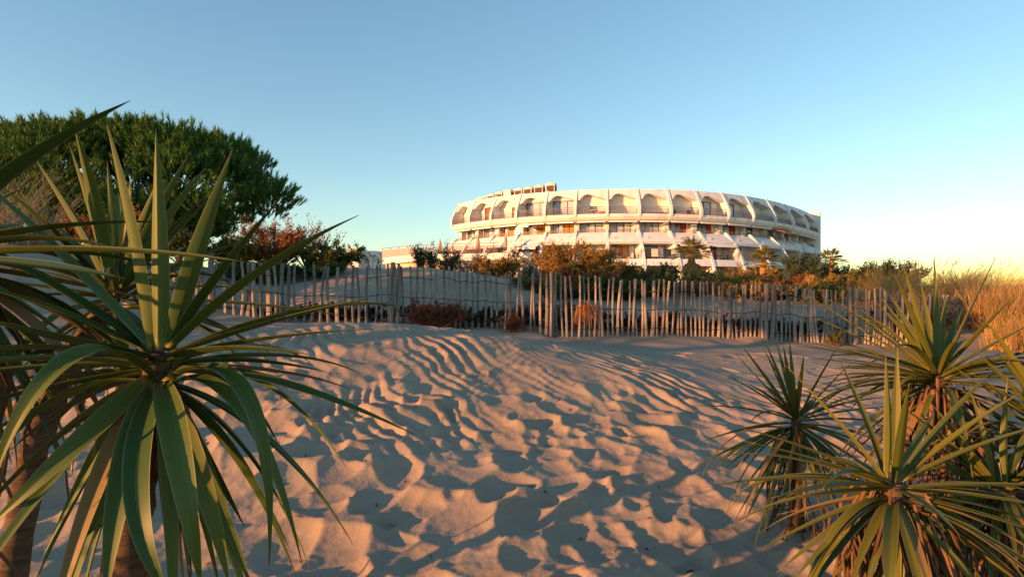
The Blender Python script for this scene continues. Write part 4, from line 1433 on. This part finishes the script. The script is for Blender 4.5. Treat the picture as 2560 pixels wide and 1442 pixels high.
M_leafB = yucca_leaf_material('stiff_yucca_leaf', (0.048, 0.066, 0.009), (0.120, 0.118, 0.014))
M_fade = yucca_leaf_material('fading_yucca_leaf', (0.16, 0.11, 0.03), (0.22, 0.12, 0.05))
M_deadleaf = foliage('dead_yucca_leaf', [(0, (0.04, 0.022, 0.014)), (0.5, (0.11, 0.058, 0.03)), (1, (0.22, 0.12, 0.06))], 0.8, 0.0)
M_ytrunk = noisy('yucca_trunk', (0.13, 0.085, 0.055), (0.05, 0.033, 0.023), 12, 0.95, 0.1, 0.6, 40, (1, 1, 5))

def leaf_mesh(name, P0, P1, P2, P3, width, axis_pt, m, seg=14, fold=0.28, twist=0.0):
    """sword leaf along a cubic curve: channelled, thick in the middle, sharp at margins and tip"""
    V, al, ed, ac = [], [], [], []
    A = Vector(axis_pt)
    prevn = None
    for k in range(seg + 1):
        t = k / seg
        u = 1 - t
        c = P0 * u ** 3 + P1 * 3 * u * u * t + P2 * 3 * u * t * t + P3 * t ** 3
        tg = ((P1 - P0) * 3 * u * u + (P2 - P1) * 6 * u * t + (P3 - P2) * 3 * t * t).normalized()
        if prevn is None:
            hz = Vector((P3.x - P0.x, P3.y - P0.y, 0))
            if (P3 - P0).z > 0.8 * (P3 - P0).length:
                hz = hz + Vector((0, 0.3 if P3.y - P0.y > 0.06 else -0.3, 0))
            up = Vector((0, 0, 1)) * 1.0 - hz.normalized() * 0.8
            n = up - tg * up.dot(tg)
            if n.length < 1e-3:
                n = Vector((0, -1, 0))
        else:
            n = prevn - tg * prevn.dot(tg)
        n.normalize()
        prevn = n
        s = tg.cross(n)
        if twist:
            a = twist * t
            s, n2 = s * math.cos(a) + n * math.sin(a), n * math.cos(a) - s * math.sin(a)
        else:
            n2 = n
        w = width * 0.5 * min(1.0, 0.62 + 1.5 * t) * (1 - max(0, (t - 0.35) / 0.65) ** 1.7)
        w = max(w, 0.0006)
        th = 0.0035 * (1 - 0.8 * t)
        f = fold * w * (1.0 if t > 0.05 else 0.6)
        V += [c - s * w + n2 * f, c - s * w * 0.5 + n2 * f * 0.35, c, c + s * w * 0.5 + n2 * f * 0.35, c + s * w + n2 * f,
              c + s * w * 0.5 + n2 * (f * 0.35 - th), c - n2 * th * 1.3, c - s * w * 0.5 + n2 * (f * 0.35 - th)]
        al += [t] * 8
        ed += [1, .5, 0, .5, 1, .5, 0, .5]
        ac += [-1, -.5, 0, .5, 1, 1.5, 2.2, 2.9]
    fs = []
    for k in range(seg):
        for j in range(8):
            a, b = 8 * k + j, 8 * k + (j + 1) % 8
            fs.append((a, b, b + 8, a + 8))
    fs.append(tuple(range(8))[::-1])
    fs.append(tuple(range(8 * seg, 8 * seg + 8)))
    me = bpy.data.meshes.new(name)
    me.from_pydata([tuple(v) for v in V], [], fs)
    me.materials.append(m)
    me.polygons.foreach_set('use_smooth', [True] * len(me.polygons))
    me.update(calc_edges=True)
    ev = np.empty(len(me.edges) * 2, dtype=np.int32)
    me.edges.foreach_get('vertices', ev)
    ev = ev.reshape(-1, 2)
    crease = (np.abs(ev[:, 0] - ev[:, 1]) == 8) & np.isin(ev[:, 0] % 8, (0, 2, 4, 6))
    sh = me.attributes.new('sharp_edge', 'BOOLEAN', 'EDGE')
    sh.data.foreach_set('value', crease)
    for nm, dat in (('along', al), ('edge', ed), ('across', ac)):
        a_ = me.attributes.new(nm, 'FLOAT', 'POINT')
        a_.data.foreach_set('value', dat)
    me.update()
    return me

def yucca(label, hx, hy, Y, leaves, L, width, m, trunk, seed, fill, dead=0, droop=(0.0, 0.5), group='yuccas in the foreground', leaf_tw=0.0, seg=14):
    """leaves: (tip px, tip py, dY[, mid px, mid py, mid dY]) traced from the photo; fill: extra leaves (n, min elevation, max elevation, azimuth range)"""
    r_ = random.Random(seed)
    H = at(hx, hy, Y)
    foot = trunk[-1]
    o = thing('yucca', label, 'yucca plant', foot, group)
    mb = MB()
    pts = [H + Vector((0, 0, 0.02))] + [Vector(p) for p in trunk]
    fine = []
    for a, b in zip(pts[:-1], pts[1:]):
        for k in range(6):
            fine.append(a + (b - a) * k / 6)
    fine.append(pts[-1])
    rad = [(0.026 + 0.02 * min(1, k / 10)) * (1.12 if k % 2 else 0.95) for k in range(len(fine))]
    mb.tube(fine, rad, 10)
    mb.build('trunk', M_ytrunk, o, True)
    def add(P1, P2, P3, w, name='leaf', mm=m, fold=0.28, tw=0.0):
        out = Vector((P3.x - H.x, P3.y - H.y, 0))
        out = out.normalized() if out.length > 1e-4 else Vector((0, 0, 0))
        dz = (P3.z - H.z)
        P0 = H + out * 0.025 + Vector((0, 0, max(-0.09, min(0.03, dz * 0.12))))
        put(name, leaf_mesh(name, P0, P1, P2, P3, w, H, mm, seg, fold, tw), o)
    for e in leaves:
        T = at(e[0], e[1], Y + e[2])
        wf = e[6] if len(e) > 6 else (e[3] if len(e) == 4 else 1.0)
        if len(e) >= 6:
            Mid = at(e[3], e[4], Y + e[5])
            Q = Mid * 2 - (H + T) / 2
            P1, P2 = H + (Q - H) * 2 / 3, T + (Q - T) * 2 / 3
        else:
            d = T - H
            sag = Vector((0, 0, 1)) * d.length * r_.uniform(0.02, 0.07) * (1 if abs(d.z) < 0.8 * d.length else 0.3)
            P1, P2 = H + d * 0.33 + sag, H + d * 0.66 + sag
        add(P1, P2, T, width * wf * r_.uniform(0.92, 1.06), fold=r_.uniform(0.3, 0.5), tw=r_.uniform(-leaf_tw, leaf_tw))
    for n, e0, e1, a0, a1 in fill:
        for k in range(n):
            el, az = R(r_.uniform(e0, e1)), R(r_.uniform(a0, a1))
            ln = L * r_.uniform(0.75, 1.08)
            d = Vector((math.cos(el) * math.sin(az), math.cos(el) * math.cos(az), math.sin(el)))
            dr = r_.uniform(*droop) * (1.0 if el < R(35) else 0.3)
            if el < R(30) and r_.random() < 0.25:
                dr += 0.5
            P1 = H + d * ln * 0.36 + Vector((0, 0, 0.10 * ln * dr))
            P2 = H + d * ln * 0.72 + Vector((0, 0, -0.05 * ln * dr))
            P3 = H + d * ln * (1 - 0.12 * dr) + Vector((0, 0, -0.55 * ln * dr))
            add(P1, P2, P3, width * r_.uniform(0.75, 1.08), mm=M_fade if (el < 0 and r_.random() < 0.16) else m, fold=r_.uniform(0.3, 0.5), tw=r_.uniform(-leaf_tw, leaf_tw))
    if dead:
        mb = MB()
        Lt = (H - pts[-1]).length
        for k in range(dead):
            t = r_.uniform(0.02, 0.85) ** 1.3
            c = None
            x = t * (len(fine) - 1)
            i0 = min(int(x), len(fine) - 2)
            c = fine[i0] + (fine[i0 + 1] - fine[i0]) * (x - i0)
            az = r_.uniform(0, 6.283)
            d = Vector((math.cos(az), math.sin(az), 0))
            ln = L * r_.uniform(0.45, 0.85)
            dn = r_.uniform(0.55, 1.0)
            p = [c, c + d * ln * 0.22 + Vector((0, 0, 0.01)), c + d * ln * 0.36 + Vector((0, 0, -ln * 0.4 * dn)), c + d * ln * (0.34 + r_.uniform(-0.1, 0.15)) + Vector((r_.uniform(-.04, .04), r_.uniform(-.04, .04), -ln * dn))]
            for q in p:
                q.z = max(q.z, zat(q.x, q.y) + 0.01)
            s = d.cross(Vector((0, 0, 1))).normalized()
            s = (s + Vector((0, 0, r_.uniform(-.4, .4)))).normalized()
            w0 = r_.uniform(0.45, 1.0)
            ws = [0.012 * w0, 0.011 * w0, 0.008 * w0, 0.0015]
            vs = []
            for q, w in zip(p, ws):
                vs += [q - s * w * width / 0.04, q + d * 0.006, q + s * w * width / 0.04, q - d * 0.004]
            fs = []
            for i in range(3):
                for j in range(4):
                    a, b = 4 * i + j, 4 * i + (j + 1) % 4
                    fs.append((a, b, b + 4, a + 4))
            mb.add(vs, fs)
        tag(mb.build('dead_leaves', M_deadleaf, o), kind='stuff')
    return o

def footpt(x, y, d=0.05):
    return (x, y, zat(x, y) - d)

# left foreground plant
HA = at(400, 905, 1.4)
yucca('nearest yucca with broad drooping leaves at the lower left', 400, 905, 1.4, [
    (390, 322, -0.06), (262, 288, -0.04), (582, 372, -0.03), (708, 488, -0.06), (897, 538, -0.08), (926, 745, -0.10), (922, 822, -0.22), (770, 885, -0.36),
    (1042, 1088, -0.02, 690, 955, -0.05, 0.95), (868, 1170, 0.0, 655, 955, 0.02, 0.9), (700, 1116, 0.22, 575, 960, 0.2, 0.7),
    (-60, 440, 0.05), (-120, 575, -0.05), (-110, 700, -0.12), (-70, 790, -0.36, 150, 850, -0.25, 1.2), (-45, 1290, -0.36, 165, 905, -0.3, 1.15),
    (-30, 1318, -0.30, 190, 1110, -0.22, 1.1), (-110, 900, 0.1), (-80, 1010, 0.2), (20, 1130, 0.25),
    (150, 1500, -0.25, 320, 1120, -0.2, 1.05), (262, 1520, -0.38, 318, 1150, -0.28, 1.3), (505, 1480, -0.32, 445, 1130, -0.3, 1.15), (575, 1470, -0.12, 505, 1200, -0.12, 1.0),
    (430, 1500, -0.4, 345, 1200, -0.35, 1.1), (672, 1422, -0.22, 607, 975, -0.2, 0.95), (756, 1412, -0.1, 600, 1020, -0.1, 0.9), (640, 1500, -0.05, 520, 1180, -0.05, 0.9),
    (740, 1440, 0.05, 600, 1160, 0.05, 0.9), (90, 1450, 0.1, 250, 1120, 0.1, 0.9), (340, 1470, 0.1, 380, 1180, 0.1, 0.9), (350, 690, 0.25), (520, 560, 0.25), (640, 690, 0.25),
    (200, 690, 0.25), (820, 930, 0.25), (30, 960, 0.25)],
    0.62, 0.044, M_leafA, [at(360, 1060, 1.42), at(330, 1300, 1.46), footpt(at(310, 0, 1.5).x, 1.5)], 11,
    [(18, -85, -30, -180, 180), (6, -10, 25, -90, 90), (16, -45, 15, -170, -20)], 6, leaf_tw=0.25, seg=18)
# behind it
yucca('second yucca standing behind the nearest one, upright leaves', 290, 745, 2.1, [
    (85, 392, -0.1), (172, 358, -0.1), (268, 400, -0.05), (400, 440, 0.0), (530, 492, -0.05), (474, 382, 0.0), (505, 498, -0.1), (708, 736, -0.1), (870, 790, 0.15),
    (-20, 640, 0), (40, 740, -0.2), (330, 560, 0.3), (220, 520, 0.35), (560, 640, 0.2), (600, 860, 0.1), (60, 900, 0.1), (640, 590, 0.1), (140, 560, 0.2)],
    0.62, 0.044, M_leafA, [at(170, 900, 2.08), at(85, 1120, 2.05), footpt(at(-30, 0, 2.0).x, 2.0)], 12,
    [(26, -70, 30, -180, 180), (8, 40, 80, -180, 180)], 14, leaf_tw=0.2)
yucca('yucca cut off by the left edge, long leaves reaching in', -190, 640, 1.35, [
    (326, 252, 0.0, 60, 420, 0.0, 1.15), (446, 556, 0.12), (626, 656, -0.2, 200, 625, -0.12, 0.9), (314, 697, -0.25, 60, 660, -0.2, 1.0), (60, 560, 0.3), (-60, 300, 0.2), (180, 850, 0.1),
    (100, 1000, 0.0), (-100, 180, 0), (-420, 250, 0), (60, 470, 0.2)],
    0.62, 0.052, M_leafA, [at(-200, 900, 1.38), footpt(at(-220, 0, 1.42).x, 1.42)], 13,
    [(30, -60, 18, -180, 180)], 30, leaf_tw=0.2)
yucca('lower yucca added unseen outside the left edge to shade the nearest one', 1280 - 2.9 / 0.45 * F, 750 + 0.35 * F / 0.45, 0.45, [], 0.64, 0.054, M_leafA, [(-2.9, 0.45, 0.7), footpt(-2.9, 0.45)], 15,  # extra plant out of view, added to dim the nearest yucca
    [(30, -40, 85, -180, 180)], 20, leaf_tw=0.2)
# right group
yucca('large yucca at the right with yellow lit upright leaves', 2345, 948, 2.6, [
    (2491, 640, 0.05), (2335, 642, 0.1), (2257, 660, 0.0), (2237, 686, -0.15), (2366, 728, 0.25), (2142, 771, -0.1), (2233, 766, 0.2), (2600, 800, 0.0), (1963, 862, -0.15), (2007, 853, 0.05),
    (2038, 965, -0.25), (2065, 921, 0.2), (2660, 935, -0.1), (2640, 962, -0.3), (2650, 1010, 0.1), (2560, 1080, -0.1), (2600, 1130, -0.2), (2420, 1190, -0.35, 2400, 1050, -0.25, 1.0),
    (2300, 700, 0.3), (2410, 760, 0.3), (2560, 870, 0.3), (2110, 1010, -0.3), (2150, 1080, -0.1), (2500, 1190, 0.1)],
    0.68, 0.031, M_leafB, [at(2365, 1100, 2.62), footpt(at(2380, 0, 2.65).x, 2.65)], 21,
    [(64, -60, 45, -180, 180)], 130)
yucca('slender small yucca on the sand, left of the right hand group', 1990, 1052, 3.2, [
    (1758, 916, 0.0), (1845, 851, 0.0), (1909, 845, 0.1), (1958, 862, -0.1), (1972, 838, 0.1), (2011, 880, -0.2), (2105, 849, 0.0), (1731, 1014, -0.1), (1756, 1103, -0.15), (1731, 1170, 0.0),
    (1789, 1185, -0.1), (1805, 1196, 0.1), (1833, 1307, 0.0), (1860, 1307, -0.15), (1885, 1365, -0.2), (1909, 960, -0.4), (2203, 934, 0.1), (2234, 991, 0.0), (2256, 1015, -0.1), (2250, 1060, -0.1),
    (2150, 1120, -0.3), (2190, 1160, 0.1), (2080, 1260, -0.1), (2020, 1300, -0.2), (1950, 1320, -0.2), (2110, 1200, 0.2), (1840, 1140, 0.25), (2230, 1100, 0.2)],
    0.62, 0.029, M_leafB, [at(1996, 1250, 3.2), footpt(at(1990, 0, 3.2).x, 3.2)], 22,
    [(32, -65, -5, -180, 180), (10, 10, 60, -180, 180)], 45)
yucca('front yucca at the lower right, star of stiff yellowish leaves', 2235, 1222, 1.9, [
    (1758, 1218, -0.05), (1829, 1063, 0.1), (1860, 1102, -0.1), (1963, 911, 0.05), (2098, 896, 0.1), (2214, 882, 0.0), (2243, 858, 0.15), (2274, 956, -0.25), (2483, 925, 0.05), (2570, 972, 0.0),
    (2660, 1050, -0.05), (2680, 1215, -0.1), (2660, 1275, -0.2), (2660, 1335, -0.1), (2580, 1470, -0.15), (1927, 1245, -0.35), (1940, 1432, -0.2), (1900, 1372, 0.1), (1975, 1460, -0.25),
    (2115, 1490, -0.3), (2150, 1520, -0.1), (2225, 1530, -0.38, 2225, 1370, -0.3, 1.2), (2340, 1500, -0.25), (2400, 1490, -0.1), (2480, 1480, 0.0), (2050, 1490, 0.1), (2330, 1460, 0.2), (2000, 1290, 0.25), (2080, 1330, 0.3)],
    0.60, 0.031, M_leafB, [at(2245, 1400, 1.92), footpt(at(2260, 0, 1.95).x, 1.95)], 23,
    [(50, -75, 25, -180, 180)], 150)
yucca('yucca half outside the right edge above the dead leaf skirts', 2660, 1110, 2.3, [
    (2430, 870, 0.1), (2400, 980, 0.0), (2380, 1080, -0.1), (2410, 1190, -0.1), (2500, 1350, -0.2), (2560, 780, 0.1), (2440, 1290, 0.1), (2460, 960, -0.2)],
    0.62, 0.032, M_leafB, [at(2650, 1300, 2.3), footpt(at(2640, 0, 2.3).x, 2.3)], 24,
    [(56, -60, 60, -180, 180)], 130)
yucca('low yucca in the corner under the yucca half outside the right edge', 2500, 1235, 2.15, [
    (2330, 1010, 0.05), (2420, 960, 0.1), (2520, 940, 0.0), (2620, 990, 0.1), (2290, 1150, 0.1), (2280, 1300, -0.1), (2380, 1420, -0.1), (2480, 1480, -0.15)],
    0.52, 0.030, M_leafB, [at(2505, 1400, 2.17), footpt(at(2510, 0, 2.2).x, 2.2)], 25,
    [(52, -60, 50, -180, 180)], 120)
# litter on the sand ------------------------------------------------
def litter():
    r_ = random.Random(404)
    mb = MB()
    for k in range(230):
        y = 1.3 + 7.5 * r_.random() ** 1.2
        x = r_.uniform(-0.75, 0.75) * y
        z = zat(x, y)
        a = r_.uniform(0, 6.283)
        d = Vector((math.cos(a), math.sin(a), 0))
        L = r_.uniform(0.012, 0.05) * (1.6 if k % 9 == 0 else 1)
        p0, p1 = Vector((x, y, z + 0.004)), Vector((x, y, 0)) + d * L
        p1.z = zat(p1.x, p1.y) + 0.006
        m_ = (p0 + p1) / 2 + Vector((0, 0, 0.004)) + d.cross(Vector((0, 0, 1))) * L * r_.uniform(-0.2, 0.2)
        w = r_.uniform(0.0016, 0.0045)
        mb.tube([p0, m_, p1], [w, w * 1.1, w * 0.6], 5)
    o = mb.build('sand_litter', noisy('dry_litter', (0.03, 0.02, 0.015), (0.14, 0.09, 0.06), 3, 0.9, 0.1))
    tag(o, 'small dark twigs and bits scattered over the sand', None, None, 'stuff')
litter()
print('stakes', nst, 'sand faces', len(FQ))
